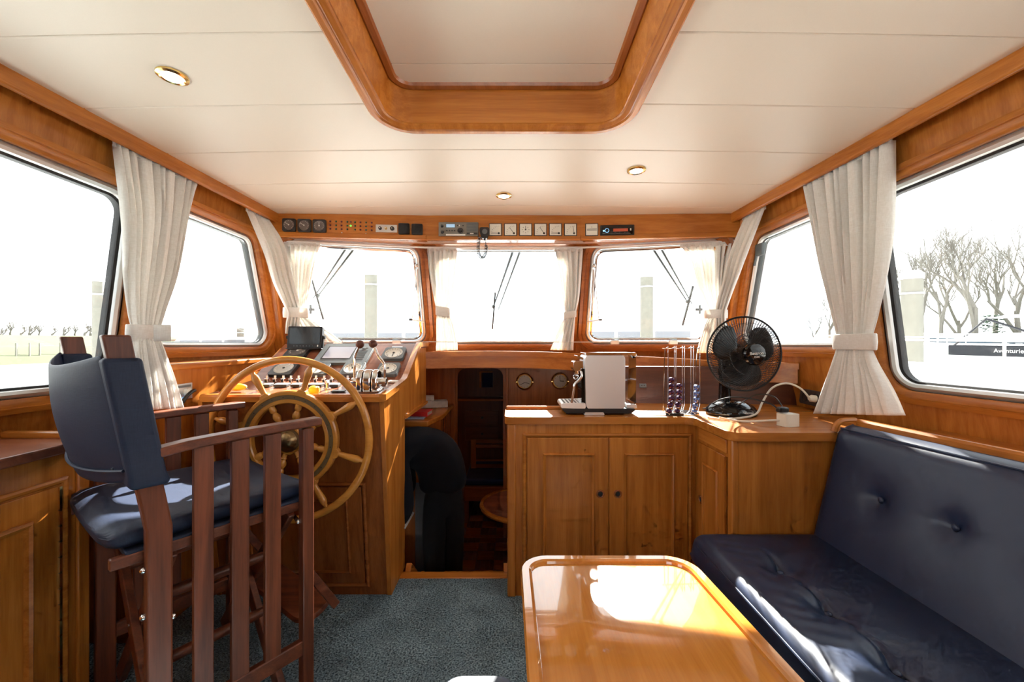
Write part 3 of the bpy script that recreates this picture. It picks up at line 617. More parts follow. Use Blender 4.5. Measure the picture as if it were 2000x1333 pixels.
MB().hexa([V((LX + 0.02, YB + 0.05, 0.848)), V((LX + 0.02, 1.412, 0.848)), V((-1.735, 1.412, 0.848)), V((-1.86, YB + 0.05, 0.848)), V((LX + 0.02, YB + 0.05, 0.880)), V((LX + 0.02, 1.412, 0.880)), V((-1.735, 1.412, 0.880)), V((-1.86, YB + 0.05, 0.880))]).build('locker_top', 'panelwood', lk, bevel=0.006, smooth=False)
MB().box(-1.735, LX + 0.015, 1.385, 1.412, 0.878, 0.902).build('end_lip', 'teak_x', lk, bevel=0.006)
MB().box(LX - 0.002, LX + 0.010, 1.360, 1.398, 0.0, 0.843).build('corner_stile', 'teak_z', lk, bevel=0.004)
ML = frame((LX, 0, 0), (0, -1, 0), (1, 0, 0)); ML = Matrix(((0, 0, 1, LX), (1, 0, 0, 0), (0, 1, 0, 0), (0, 0, 0, 1)))   # local x = boat length, y = up, z = inboard
mould(MB(), ML, 0.50, 1.333, 0.06, 0.772, 0.022, 0.012).build('door_moulding', 'teak_y', lk, smooth=False)
dr = MB(ML).box(0.525, 1.308, 0.085, 0.747, 0.0, 0.006).build('locker_door', 'teak_z', lk, bevel=0.002)
mould(MB(), ML, 0.60, 1.230, 0.16, 0.670, 0.022, 0.022).build('panel_moulding', 'teak_y', dr, smooth=False)
MB(ML).box(1.304, 1.312, 0.09, 0.745, 0.004, 0.010).build('piano_hinge', 'brass', dr)
for k in range(12): MB(ML).lathe([(0.0045, 0.0), (0.0045, 0.004)], 8, (1.308, 0.12 + 0.05 * k, 0.006)).build('hinge_knuckle', 'brass_dull', dr)
# socket plate on the lining
M = frame((-1.465, 1.825, 0.985), (0, 1, 0), (1, 0, 0)); t = thing('socket_plate', 'metal wall socket plate with a black plug under the curtain by the helm', 'socket', M.translation)
MB(M).box(-0.055, 0.045, -0.035, 0.035, 0, 0.006).build('plate', 'alu', t, bevel=0.001)
MB(M).box(-0.04, 0.035, 0.018, 0.028, 0.005, 0.008).build('cover_strip', 'midgrey', t)
MB(M).lathe([(0.018, 0.004), (0.016, 0.02), (0.0004, 0.022)], 18, (0.01, -0.002, 0)).build('socket_cap', 'white', t)
MB(M).tube(smooth_path([(0.04, 0.0, 0.02), (0.015, -0.002, 0.028), (-0.015, -0.022, 0.026), (-0.035, -0.05, 0.02)], 5), 0.008, 8).build('plug_lead', 'black', t)
MB(M).box(-0.01, 0.012, -0.034, -0.024, 0.005, 0.010).build('pilot_light', 'blue_led', t)

# ------------------------------------------------------------------ helm console
CX1, CX0 = -0.573, -1.385
he = thing('helm_console', 'teak helm console with sloping instrument dash', 'helm console', (-1.0, 1.95, 0))
side_p = [(1.95, 0), (1.83, 0.945), (2.18, 0.985), (2.48, 1.165), (2.73, 1.165), (2.73, 0.812), (2.19, 0.812), (2.19, 0)]
YZ = lambda x: Matrix(((0, 0, 1, x), (1, 0, 0, 0), (0, 1, 0, 0), (0, 0, 0, 1)))
MB(YZ(0)).prism(side_p, CX1 - 0.02, CX1).build('side_panel', 'teak_z', he, smooth=False)
MB(YZ(0)).prism([(1.955, 0), (1.835, 0.945), (2.18, 0.98), (2.18, 0)], CX0, CX1 - 0.02).build('front_panel', 'sapele_z', he, smooth=False)
MB(YZ(0)).prism([(2.17, 0.99), (2.48, 1.16), (2.73, 1.16), (2.73, 0.82), (2.17, 0.82)], CX0, CX1 - 0.02).build('dash_body', 'sapele_x', he, smooth=False)
# working surface and sloping dash
def dashA(px, py):                            # on the flat working surface
    k = 0.1; z0 = 0.968; tz = -(py - 666.5) / FPX; d = (z0 - k * 1.83 - EYE) / (tz - k); return frame(V(((px - 1000) / FPX * d, d, EYE + tz * d)), (1, 0, 0), V((0, -0.1, 1)))
def dashB(px, py):                            # on the sloping dash
    k = 0.5875; z0 = 1.003; tz = -(py - 666.5) / FPX; d = (z0 - k * 2.18 - EYE) / (tz - k); return frame(V(((px - 1000) / FPX * d, d, EYE + tz * d)), (1, 0, 0), V((0, -k, 1)))
MB(YZ(0)).prism([(1.832, 0.940), (1.832, 0.966), (2.18, 1.001), (2.18, 0.975)], CX0, CX1 + 0.004).build('work_surface', 'panelwood', he, smooth=False)
MB(YZ(0)).prism([(2.175, 0.975), (2.175, 1.000), (2.50, 1.191), (2.52, 1.191), (2.52, 1.16)], CX0, CX1 + 0.004).build('dash_panel', 'panelwood', he, smooth=False)
MB(YZ(0)).prism([(2.50, 1.165), (2.50, 1.192), (2.735, 1.192), (2.735, 1.165)], CX0, CX1 + 0.004).build('dash_top', 'panelwood', he, smooth=False)
MB(YZ(0)).prism([(1.815, 0.938), (1.812, 0.962), (1.818, 0.972), (1.835, 0.974), (1.840, 0.938)], CX0, CX1 + 0.008).build('front_edge', 'teak_x', he, bevel=0.002)
m = MB(); m.loft([[V((CX1 + 0.016, d, z + 0.008)), V((CX1 - 0.014, d, z + 0.008)), V((CX1 - 0.014, d, z - 0.02)), V((CX1 + 0.016, d, z - 0.02))] for d, z in ((1.812, 0.967), (2.12, 0.998), (2.17, 1.006), (2.22, 1.030), (2.48, 1.182), (2.52, 1.195), (2.735, 1.195))], cap=True); m.build('side_rail', 'teak_y', he, angle=25)
m = MB(); m.loft([[V((CX1 + 0.012, d, 0.812)), V((CX1 - 0.02, d, 0.812)), V((CX1 - 0.02, d, 0.796)), V((CX1 + 0.012, d, 0.796))] for d in (2.18, 2.73)], cap=True); m.build('lower_rail', 'teak_y', he, smooth=False)
fa = V((0, -0.945, -0.12)).normalized()
MF = frame(V((0, 1.95, 0)), (1, 0, 0), fa)     # the leaning front face: x across, y up the face
mould(MB(), MF, -1.31, -0.672, 0.045, 0.565, 0.020, 0.010).build('door_moulding', 'sapele_x', he, smooth=False)
dr = MB(MF).box(-1.29, -0.692, 0.065, 0.545, 0.0, 0.006).build('helm_door', 'sapele_z', he, bevel=0.002)
mould(MB(), MF, -1.225, -0.755, 0.12, 0.485, 0.016, 0.017).build('panel_moulding', 'sapele_x', dr, smooth=False)
MB(YZ(0)).prism(side_p, CX0 - 0.02, CX0).build('side_panel', 'teak_z', he, smooth=False)
# toggle switches
for px in (521, 537, 553, 568, 583, 600, 617, 633, 648, 663, 679):
    M = dashA(px, 748); a = 0.0085
    sw = MB(M).box(-a, a, -a, a, 0, 0.022).build('toggle_switch', 'chrome', he, bevel=0.002)
    MB(M).box(-0.005, 0.005, -a - 0.001, -a + 0.001, 0.004, 0.017).build('switch_mark', 'ink', sw)
    m = MB(M); m.tube([(0, 0.002, 0.02), (0, 0.006, 0.036)], 0.0055, 8); m.build('lever', 'steel', sw)
for px, w_ in ((522, 0.022), (551, 0.032), (580, 0.022), (618, 0.032), (650, 0.035)):
    fp = MB(dashA(px, 755)).box(-w_, w_, -0.02, 0.02, 0, 0.012).build('fuse_plate', 'darkgrey', he, bevel=0.001)
    MB(dashA(px, 755)).box(-w_ * 0.97, w_ * 0.97, -0.0185, 0.0185, 0.0115, 0.0135).build('fuse_top_glare', 'whitemetal', fp)  # white sheet paints the bright reflection on the dark plate's top
MB(dashA(661, 766)).box(-0.03, 0.03, -0.014, 0.014, 0, 0.007).build('rocker_plate', 'black', he, bevel=0.002)
for px, py in ((510, 762), (640, 760)):
    MB(dashA(px, py)).lathe([(0.016, 0), (0.016, 0.004), (0.009, 0.007), (0.008, 0.028), (0.012, 0.032), (0.010, 0.042), (0.0005, 0.044)], 16).build('lock_cylinder', 'chrome', he)
MB(dashA(770, 747)).box(-0.032, 0.032, -0.018, 0.018, 0, 0.008).build('push_plate', 'white', he, bevel=0.002)
# gauges on the dash
gl = (('compass_repeater', 583, 690.5, 0.125, 'dial_dark', 'white', 30, 'square dial with pale arcs in the shade under the monitor'),
      ('gauge', 556, 725, 0.125, 'dial_grey', 'white', 60, 'domed square dial behind the left of the steering wheel rim'),
      ('gauge', 623, 726, 0.105, 'dial_white', 'ink', 100, 'white dial seen through the top of the steering wheel'),
      ('gauge', 690, 725, 0.115, 'dial_white', 'ink', 120, 'white dial left of the throttle levers'),
      ('gauge', 770, 695, 0.125, 'dial_white', 'ink', 270, 'white dial at the upper right corner of the dash'),
      ('gauge', 759, 725.5, 0.115, 'dial_white', 'ink', 200, 'white dial right of the throttle levers'))
for nm, px, py, w_, fc, nd, an, lab in gl:
    bezel_gauge(nm, lab, dashB(px, py), w_, fc, nd, an, 'square dials on the dash', tick='ink' if fc == 'dial_white' else 'white', depth=0.02, back='midgrey' if fc == 'dial_white' else 'darkgrey')
t = tag(MB(dashB(776, 680)).box(-0.032, 0.032, -0.008, 0.008, 0, 0.006).build('name_plate', 'alu', bevel=0.001), 'small metal plate above the upper right dial', 'plate')
# chart plotter
M = dashB(675, 694.5); t = thing('chart_plotter', 'grey chart plotter with a wide screen set in the dash', 'chart plotter', M.translation)
MB(M).prism(rpoly(rect(-0.15, 0.15, -0.105, 0.105), 0.012, 4), 0, 0.018).build('housing', 'midgrey', t, bevel=0.003)
MB(M).prism(rpoly(rect(-0.118, 0.052, -0.068, 0.074), 0.004, 3), 0.0175, 0.0185).build('screen_surround', 'ink', t)
MB(M).box(-0.110, 0.045, -0.06, 0.066, 0.018, 0.0195).build('screen', 'screen_lilac', t)
for x, y, r_ in ((0.10, 0.045, 0.016), (0.112, 0.054, 0.010)): MB(M).ball((x, y, 0.018), r_, 10, 5, (1, 0.6, 0.15)).build('emblem', 'ink', t)
MB(M).box(0.065, 0.128, 0.018, 0.024, 0.0178, 0.0188).build('legend', 'ink', t)
for k in range(4): MB(M).box(0.07, 0.125, -0.004 - 0.022 * k, 0.002 - 0.022 * k, 0.0178, 0.0192).build('button', 'darkgrey', t)
# throttle
M = dashA(722, 762.5); t = thing('throttle', 'chrome twin throttle with wooden ball knobs', 'throttle', M.translation)
MB(M).prism(rpoly(rect(-0.055, 0.055, -0.06, 0.06), 0.02, 4), 0, 0.006).build('base_plate', 'chrome', t)
for x0, x1 in ((-0.048, -0.022), (-0.018, 0.018), (0.022, 0.048)):
    MB(M @ Matrix(((0, 0, 1, 0), (1, 0, 0, 0), (0, 1, 0, 0), (0, 0, 0, 1)))).prism([(-0.05, 0.004), (-0.046, 0.06), (-0.03, 0.088), (0.0, 0.10), (0.03, 0.088), (0.046, 0.06), (0.05, 0.004)], x0, x1).build('housing', 'chrome', t, bevel=0.006)
bz = M.translation.z
for sx, pb in ((-1, (703, 673)), (1, (728.5, 672))):
    b0 = M @ V((sx * 0.07, 0, 0.038)); top = P(pb[0], pb[1], 1.93)
    MB(frame(b0, (0, 1, 0), (sx, 0, 0))).lathe([(0.020, -0.024), (0.022, 0.0), (0.020, 0.012), (0.0005, 0.014)], 18).build('hub', 'chrome', t)
    MB().tube(smooth_path([b0, b0 + V((0, 0.0, 0.08)), top + V((sx * 0.024, 0, -0.055)), top], 6), 0.0062, 10).build('lever', 'chrome', t)
    MB().ball(top, 0.0195, 18, 12).build('ball_knob', 'ballwood', t)
# monitor
c = P(595.5, 659, 2.42); M = frame(c, (1, 0, 0), (0.05, -1, 0.12)); t = thing('monitor', 'small black monitor on a bracket above the dash', 'monitor', (c.x, c.y, 1.193))
MB(M).prism(rpoly(rect(-0.099, 0.099, -0.064, 0.064), 0.006, 3), -0.03, 0.0).build('case', 'black', t, bevel=0.003)
MB(M).box(-0.088, 0.088, -0.040, 0.056, -0.001, 0.0015).build('screen', 'screen_dark', t)
for k in range(7): MB(M).lathe([(0.0032, -0.001), (0.003, 0.002), (0.0003, 0.002)], 8, (-0.06 + 0.018 * k, -0.052, 0)).build('button', 'midgrey', t)
MB(M).box(0.074, 0.080, -0.056, -0.046, 0.0, 0.002).build('button', 'white', t)
for s in (-1, 1):
    m = MB(M); m.box(s * 0.101 - 0.003, s * 0.101 + 0.003, -0.068, 0.012, -0.025, -0.008); m.build('bracket_arm', 'black', t)
    MB(M @ Matrix.Rotation(s * pi / 2, 4, 'Y')).lathe([(0.010, 0.100), (0.010, 0.112), (0.0004, 0.113)], 12, (s * 0.016, 0, 0)).build('clamp_knob', 'black', t)
MB(M).box(-0.104, 0.104, -0.072, -0.066, -0.05, 0.01).build('bracket_base', 'black', t, bevel=0.002)
MB(M).box(-0.03, 0.03, -0.080, -0.070, -0.05, 0.0).build('mounting_foot', 'black', t)
# key floats
M = dashA(464, 765); t = thing('key_float', 'oval yellow key float at the left of the helm worktop', 'key float', M.translation)
MB(M @ Matrix.Translation((0, 0, 0.020)) @ Matrix.Rotation(0.15, 4, 'Z')).ball((0, 0, 0), 0.042, 20, 10, (1, 0.5, 0.40)).build('float', 'yellow', t)
MB(M).tube(smooth_path([(0.04, 0, 0.016), (0.06, -0.01, 0.01), (0.075, 0.005, 0.006), (0.095, 0.0, 0.006)], 5), 0.0015, 5).build('cord', 'ink', t)
MB(M).box(0.09, 0.12, -0.004, 0.004, 0.002, 0.006).build('key', 'chrome', t)
M = dashA(614, 768); t = thing('key_float', 'yellow key tag in the ignition lock behind the wheel', 'key float', M.translation)
MB(M).lathe([(0.020, 0.0), (0.024, 0.010), (0.022, 0.026), (0.014, 0.032), (0.0005, 0.033)], 18).build('float', 'yellow', t)
MB(M).tube(smooth_path([(0.0, 0, 0.032), (0.02, 0.01, 0.035), (0.05, 0.012, 0.04)], 5), 0.0015, 5).build('cord', 'ink', t)

# ------------------------------------------------------------------ steering wheel
WK = 1.795 / 1.70; WC = P(565, 859.5, 1.795); MWh = frame(WC, (1, 0, 0), (0, -1, 0)) @ Matrix.Diagonal((WK, WK, 1, 1))
wh = thing('steering_wheel', 'large varnished wooden steering wheel with eight turned spokes', 'steering wheel', WC)
R = 0.332
MB(MWh).loft([[((R + a * 1.0) * cos(2 * pi * k / 72), (R + a) * sin(2 * pi * k / 72), b) for a, b in [(0.0155 * cos(2 * pi * j / 12), 0.0165 * sin(2 * pi * j / 12)) for j in range(12)]] for k in range(72)], closed_v=True).build('outer_rim', 'wheelwood', wh)
prof = [(0.152, -0.014), (0.152, 0.010), (0.156, 0.015), (0.168, 0.015), (0.170, 0.012), (0.186, 0.012), (0.188, 0.015), (0.199, 0.015), (0.204, 0.010), (0.204, -0.014)]
MB(MWh).loft([[(r_ * cos(2 * pi * k / 72), r_ * sin(2 * pi * k / 72), z) for r_, z in prof] for k in range(72)], closed_v=True).build('inner_ring', 'wheelwood', wh, angle=25)
MB(MWh).loft([[(r_ * cos(2 * pi * k / 72), r_ * sin(2 * pi * k / 72), z) for r_, z in ((0.170, 0.011), (0.170, 0.0138), (0.186, 0.0138), (0.186, 0.011))] for k in range(72)], closed_v=True).build('inlay_ring', 'inlay', wh)
for k in range(24):
    a = radians(29 + 15 * k + 7); MB(MWh).lathe([(0.0024, 0.0130), (0.0022, 0.0148), (0.0002, 0.0148)], 8, (0.178 * cos(a), 0.178 * sin(a), 0)).build('screw', 'ink', wh)
for k in range(8):
    a = radians(29 + 45 * k); Ms = MWh @ Matrix.Rotation(a, 4, 'Z') @ Matrix.Rotation(pi / 2, 4, 'Y')   # local z runs outwards
    MB(Ms).lathe([(0.011, 0.205), (0.0125, 0.209), (0.0125, 0.216), (0.0105, 0.222), (0.0125, 0.25), (0.0150, 0.275), (0.0155, 0.29), (0.012, 0.303), (0.0085, 0.308), (0.0085, 0.32)], 16).build('spoke_handle', 'wheelwood', wh)
    MB(Ms).lathe([(0.009, 0.04), (0.009, 0.075), (0.012, 0.080), (0.0085, 0.086), (0.0145, 0.097), (0.016, 0.108), (0.011, 0.120), (0.0085, 0.124), (0.0125, 0.130), (0.014, 0.134), (0.014, 0.156)], 16).build('spoke_baluster', 'wheelwood', wh)
    MB(MWh @ Matrix.Rotation(a, 4, 'Z')).prism([(0.196, -0.020), (0.203, -0.022), (0.215, -0.013), (0.215, 0.013), (0.203, 0.022), (0.196, 0.020)], -0.012, 0.0145).build('spoke_block', 'wheelwood', wh, bevel=0.002)
MB(MWh).prism([(0.062 * cos(pi / 8 + k * pi / 4 + 0.5), 0.062 * sin(pi / 8 + k * pi / 4 + 0.5)) for k in range(8)], -0.02, 0.012).build('hub', 'wheelwood', wh, bevel=0.004)
MB(MWh).lathe([(0.050, 0.010), (0.049, 0.015), (0.040, 0.017), (0.038, 0.020), (0.034, 0.032), (0.022, 0.042), (0.008, 0.046), (0.0005, 0.0465)], 28).build('hub_cap', 'brass_dull', wh)
MB(MWh).lathe([(0.028, -0.07), (0.028, -0.01)], 18).build('shaft', 'brass_dull', wh)

# ------------------------------------------------------------------ high folding chair
th = radians(36); CR = (-0.929, 1.076); W = 0.62
ch = thing('directors_chair', 'tall folding mahogany chair with navy canvas back and seat', 'chair', (CR[0], CR[1], 0), -th)
MC = WM[ch.name]                               # local x = across (negative to port), y = forward, z = up
def cb(): return MB(MC)
def cpart(mb, name, mat, **k): return mb.build(name, mat, ch, **k)
for x in (0.0, -W):
    m = cb(); zs = [(0.0, 0.0), (0.0, 0.72), (-0.03, 0.90), (-0.083, 1.225)]
    m.loft([[(x - 0.0165, y - 0.027, z), (x + 0.0165, y - 0.027, z), (x + 0.0165, y + 0.027, z), (x - 0.0165, y + 0.027, z)] for y, z in zs], cap=True); cpart(m, 'rear_post', 'chairwood_z', bevel=0.005)
    m = cb(); m.box(x - 0.0165, x + 0.0165, 0.372, 0.410, 0.0, 0.915); cpart(m, 'front_post', 'chairwood_z', bevel=0.004)
    for y in (0.098, 0.190, 0.282):
        m = cb(); m.box(x - 0.009, x + 0.009, y - 0.024, y + 0.024, 0.19, 0.915); cpart(m, 'slat', 'chairwood_z', bevel=0.003)
    m = cb(); m.loft([[(x - 0.024, y, z - 0.013), (x + 0.024, y, z - 0.013), (x + 0.024, y, z + 0.013), (x - 0.024, y, z + 0.013)] for y, z in ((-0.005, 0.918), (0.06, 0.926), (0.2, 0.931), (0.435, 0.933))], cap=True); cpart(m, 'armrest', 'chairwood_y', bevel=0.005)
    m = cb(); m.box(x - 0.012, x + 0.012, -0.02, 0.40, 0.155, 0.205); cpart(m, 'lower_rail', 'chairwood_y', bevel=0.004)
    xi = x - 0.028 if x == 0 else x + 0.028
    m = cb(); m.box(xi - 0.011, xi + 0.011, -0.09, 0.41, 0.635, 0.665); cpart(m, 'seat_rail', 'chairwood_y', bevel=0.004)
# crossed folding legs between the side frames, front and rear
for y in (0.352, 0.035):
    for a, b, dy in (((-0.035, 0.64), (-W + 0.035, 0.03), 0.0), ((-W + 0.035, 0.64), (-0.035, 0.03), 0.022)):
        m = cb(); m.bar((a[0], y - dy, a[1]), (b[0], y - dy, b[1]), 0.022, 0.050); cpart(m, 'cross_leg', 'chairwood_x', bevel=0.003)
    m = cb(); m.lathe([(0.0, 0.0)] * 0 + [(0.004, 0.0), (0.004, 0.02)], 8, (0, 0, 0)) if False else m.tube([(-W / 2, y - 0.035, 0.335), (-W / 2, y + 0.015, 0.335)], 0.005, 8); cpart(m, 'pivot_bolt', 'chrome')
m = cb(); m.tube([(-0.16, 0.02, 0.46), (-0.16, 0.37, 0.46)], 0.017, 12); cpart(m, 'cross_dowel', 'chairwood_y')
m = cb(); m.tube([(-W + 0.16, 0.02, 0.46), (-W + 0.16, 0.37, 0.46)], 0.017, 12); cpart(m, 'cross_dowel', 'chairwood_y')
m = cb(); m.tube([(-0.20, 0.01, 0.24), (-0.20, 0.38, 0.24)], 0.017, 12); cpart(m, 'cross_dowel', 'chairwood_y')
m = cb(); m.bar((-0.008, 0.37, 0.60), (-0.10, 0.36, 0.645), 0.003, 0.016); cpart(m, 'metal_stay', 'chrome')
for p in ((0.0, -0.030, 0.62), (0.0, 0.030, 0.47), (-0.012, 0.37, 0.60), (0.0, -0.030, 0.50)):
    m = cb(); m.ball(p, 0.0085, 10, 6); cpart(m, 'bolt_head', 'chrome')
m = cb(); m.prism(rpoly([(-W + 0.03, 0.40), (-0.03, 0.40), (-0.10, 0.54), (-W + 0.10, 0.54)], 0.05, 5), 0.205, 0.225); cpart(m, 'footrest', 'chairwood_x', bevel=0.004)
for x in (-0.05, -W + 0.05):
    m = cb(); m.bar((x, 0.42, 0.40), (x, 0.53, 0.22), 0.014, 0.03); cpart(m, 'footrest_strut', 'chairwood_y', bevel=0.003)
# seat cushion
m = cb(); L = []
for k in range(17):
    u = -1 + 2 * k / 16; yy = 0.165 + 0.270 * u; e = (1 - abs(u) ** 12) ** 0.5; row = []
    for j in range(28):
        a = 2 * pi * j / 28; cx, sz = cos(a), sin(a); x = -W / 2 + (W / 2 - 0.036) * math.copysign(abs(cx) ** 0.28, cx) * (0.955 + 0.045 * e)
        z = 0.700 + (0.034 * math.copysign(abs(sz) ** 0.6, sz)) * (0.25 + 0.75 * e) - 0.012 * (1 - (2 * (x + W / 2) / W) ** 2)
        row.append((x, yy, z))
    L.append(row)
m.loft(L, cap=True); cpart(m, 'seat_cushion', 'canvas', sub=1)
m = cb(); m.box(-W + 0.02, -0.02, -0.06, 0.40, 0.655, 0.672); cpart(m, 'seat_sling', 'canvas', bevel=0.004)
# canvas back: a sagging band plus sleeves over the posts
m = cb(); L = []
for k in range(21):
    u = k / 20; x = -W + W * u; sag = 4 * u * (1 - u); row = []
    for j in range(15):
        v = j / 14; z = 0.845 + 0.325 * v - 0.025 * sag * (v > 0.5) * (2 * v - 1) + 0.008 * (1 - sag) - 0.02 * sag * (1 - v)
        yl = -0.03 - 0.053 * (z - 0.90) / 0.325; bulge = 0.016 * sin(pi * v)
        row.append((x, yl - 0.030 - 0.055 * sag - bulge * sag, z))
    L.append(row)
m.loft(L, closed_u=False); cpart(m, 'canvas_back', 'canvas', solid=0.008, sub=1)
for x in (0.0, -W):
    m = cb(); L = []
    for z in (0.835, 0.85, 0.87, 0.95, 1.05, 1.15, 1.168):
        yl = -0.03 - 0.053 * (z - 0.90) / 0.325; e = 0.004 if z not in (0.85,) else 0.008
        L.append([(x - 0.021 - e, yl - 0.034 - e, z), (x + 0.021 + e, yl - 0.034 - e, z), (x + 0.021 + e, yl + 0.034 + e, z), (x - 0.021 - e, yl + 0.034 + e, z)])
    m.loft(L, cap=True); cpart(m, 'post_sleeve', 'canvas', bevel=0.010, seg=3)
m = cb(); m.tube([(-W + W * u, -0.056 - 0.055 * 4 * u * (1 - u) - 0.012, 0.885 - 0.020 * 4 * u * (1 - u)) for u in [k / 16 for k in range(17)]], 0.004, 6); cpart(m, 'zip_seam', 'canvas')
m = cb(); m.box(-0.075, -0.045, -0.082, -0.074, 0.876, 0.888); cpart(m, 'zip_pull', 'chrome')

# ------------------------------------------------------------------ starboard: galley unit and worktop
GD = 1.944
ga = thing('galley_cabinet', 'teak galley cabinet with two panelled doors under the coffee machine', 'cabinet', (0.42, GD, 0))
MB().prism([(-0.02, GD), (0.872, GD), (0.872, 2.2), (-0.02, 2.2)], 0, 0.818).build('carcass', 'teak_z', ga, smooth=False)
MG = frame((0, GD, 0), (1, 0, 0), (0, -1, 0))
MB(MG).box(-0.022, 0.018, 0.0, 0.818, -0.03, 0.012).build('corner_stile', 'teak_z', ga, bevel=0.006)
m = MB(); mould(m, MG, 0.050, 0.852, 0.05, 0.772, 0.020, 0.011).build('door_surround', 'teak_x', ga, smooth=False)
for x0, x1, hx, p0, p1 in ((0.073, 0.4565, 0.418, 0.146, 0.390), (0.4605, 0.832, 0.5006, 0.530, 0.768)):
    dr = MB(MG).box(x0, x1, 0.07, 0.752, 0.0, 0.007).build('cabinet_door', 'teak_z', ga, bevel=0.002)
    mould(MB(), MG, p0, p1, 0.15, 0.680, 0.017, 0.019).build('panel_moulding', 'teak_z', dr, smooth=False)
    MB(MG).torus(0.0155, 0.0042, 24, 8, (hx, 0.486, 0.0075)).build('finger_ring', 'sapele_x', dr)
    MB(MG).lathe([(0.0125, 0.0055), (0.0125, 0.0076), (0.0005, 0.0076)], 20, (hx, 0.486, 0)).build('finger_hole', 'ink', dr)
gb = thing('corner_cabinet', 'teak corner cabinet with a narrow side door against the sofa', 'cabinet', (1.2, 1.62, 0))
MB().hexa([V((0.872, 1.62, 0)), V((1.62, 1.62, 0)), V((1.60, 2.2, 0)), V((0.873, 2.2, 0)), V((0.872, 1.62, 0.818)), V((1.62, 1.62, 0.818)), V((1.60, 2.2, 0.818)), V((0.873, 2.2, 0.818))]).build('carcass', 'teak_z', gb, smooth=False)
MS = Matrix(((0, 0, -1, 0.872), (1, 0, 0, 0), (0, 1, 0, 0), (0, 0, 0, 1)))   # side face: x = boat length, z points inboard
MB(MS).box(1.612, 1.650, 0, 0.818, -0.02, 0.006).build('corner_stile', 'teak_z', gb, bevel=0.005)
MB(MS).box(1.655, 1.90, 0.755, 0.81, 0.0, 0.008).build('drawer_front', 'teak_y', gb, bevel=0.003)
dr = MB(MS).box(1.655, 1.90, 0.06, 0.742, 0.0, 0.010).build('cabinet_door', 'teak_z', gb, bevel=0.003)
mould(MB(), MS, 1.71, 1.845, 0.14, 0.665, 0.015, 0.020).build('panel_moulding', 'teak_z', dr, smooth=False)
MB(MS).torus(0.0155, 0.0042, 24, 8, (1.872, 0.486, 0.0105)).build('finger_ring', 'sapele_x', dr)
MB(MS).lathe([(0.0125, 0.0085), (0.0125, 0.0106), (0.0005, 0.0106)], 20, (1.872, 0.486, 0)).build('finger_hole', 'ink', dr)
MB(MS).box(1.652, 1.658, 0.06, 0.742, 0.006, 0.012).build('hinge', 'brass', dr)
wt = thing('worktop', 'angled teak worktop with a rounded edge carrying machine and fan', 'worktop', (0.6, 1.95, 0.85))
WP = [(-0.035, 1.925), (0.815, 1.925), (0.846, 1.90), (0.853, 1.63), (0.88, 1.597), (1.655, 1.597), (1.585, 2.26), (1.55, 2.36), (0.60, 2.36), (0.60, 2.17), (-0.035, 2.17)]
WQ = rpoly(WP, [0.03, 0.03, 0.02, 0.03, 0.02, 0.01, 0.01, 0.01, 0.01, 0.01, 0.03], 4)
MB().plate(WQ, [], lambda u, v, t: V((u, v, t)), 0.818, 0.852).build('top_board', 'teak_x', wt, bevel=0.008, seg=3)
MB().box(-0.03, 0.60, 2.142, 2.168, 0.850, 0.868).build('fiddle', 'teak_x', wt, bevel=0.005)
# back panel under the shelf, with two grey sockets
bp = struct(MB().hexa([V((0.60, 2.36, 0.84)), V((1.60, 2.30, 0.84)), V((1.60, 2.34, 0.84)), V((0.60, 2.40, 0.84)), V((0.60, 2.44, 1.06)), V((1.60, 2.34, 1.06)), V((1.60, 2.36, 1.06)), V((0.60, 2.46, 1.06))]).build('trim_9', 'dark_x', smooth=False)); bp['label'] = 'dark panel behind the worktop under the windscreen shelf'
for px, py, lab in ((1255, 754, 'grey socket on the dark panel nearest the water tank'), (1290, 760, 'grey socket on the dark panel behind the capsule stand')):
    M = frame(P(px, py, 2.385), (1, -0.06, 0), (-0.06, -1, 0.25)); t = thing('wall_socket', lab, 'socket', M.translation)
    MB(M).box(-0.02, 0.02, -0.012, 0.012, 0, 0.012).build('plate', 'midgrey', t, bevel=0.003)
    for x in (-0.007, 0.007): MB(M).lathe([(0.004, 0.010), (0.003, 0.0125), (0.0003, 0.0125)], 8, (x, 0, 0)).build('socket_hole', 'ink', t)

# ------------------------------------------------------------------ coffee machine
cm = thing('coffee_machine', 'brushed steel capsule coffee machine with water tank seen from the side', 'coffee machine', (0.42, 2.05, 0.852))
XZ = lambda y0: Matrix(((1, 0, 0, 0), (0, 0, -1, y0), (0, 1, 0, 0), (0, 0, 0, 1)))   # profile in x-z, extruded towards the camera
def cmx(poly, r, name, mat, d0=1.975, d1=2.135, **k):
    return MB(XZ(0)).prism(rpoly(poly, r, 5), -d1, -d0).build(name, mat, cm, **k)
cmx([(0.262, 0.860), (0.575, 0.860), (0.605, 0.884), (0.236, 0.884)], 0.006, 'base', 'black', bevel=0.006)
cmx([(0.345, 0.853), (0.448, 0.853), (0.44, 0.866), (0.353, 0.866)], 0.003, 'foot', 'steel', 1.972, 2.0)
cmx([(0.228, 0.886), (0.356, 0.882), (0.356, 0.911), (0.242, 0.909)], 0.010, 'drip_tray', 'steel', bevel=0.006)
m = MB()
for k in range(5): m.box(0.252 + 0.018 * k, 0.260 + 0.018 * k, 1.99, 2.12, 0.9085, 0.9105)
m.build('tray_slots', 'darkgrey', cm)['kind'] = 'stuff'
cmx([(0.357, 0.882), (0.546, 0.882), (0.546, 1.142), (0.352, 1.142)], 0.020, 'body', 'steel', bevel=0.014, seg=4)
cmx([(0.338, 0.905), (0.362, 0.905), (0.362, 1.075), (0.338, 1.075)], 0.003, 'front_panel', 'black_gloss', 1.995, 2.115)
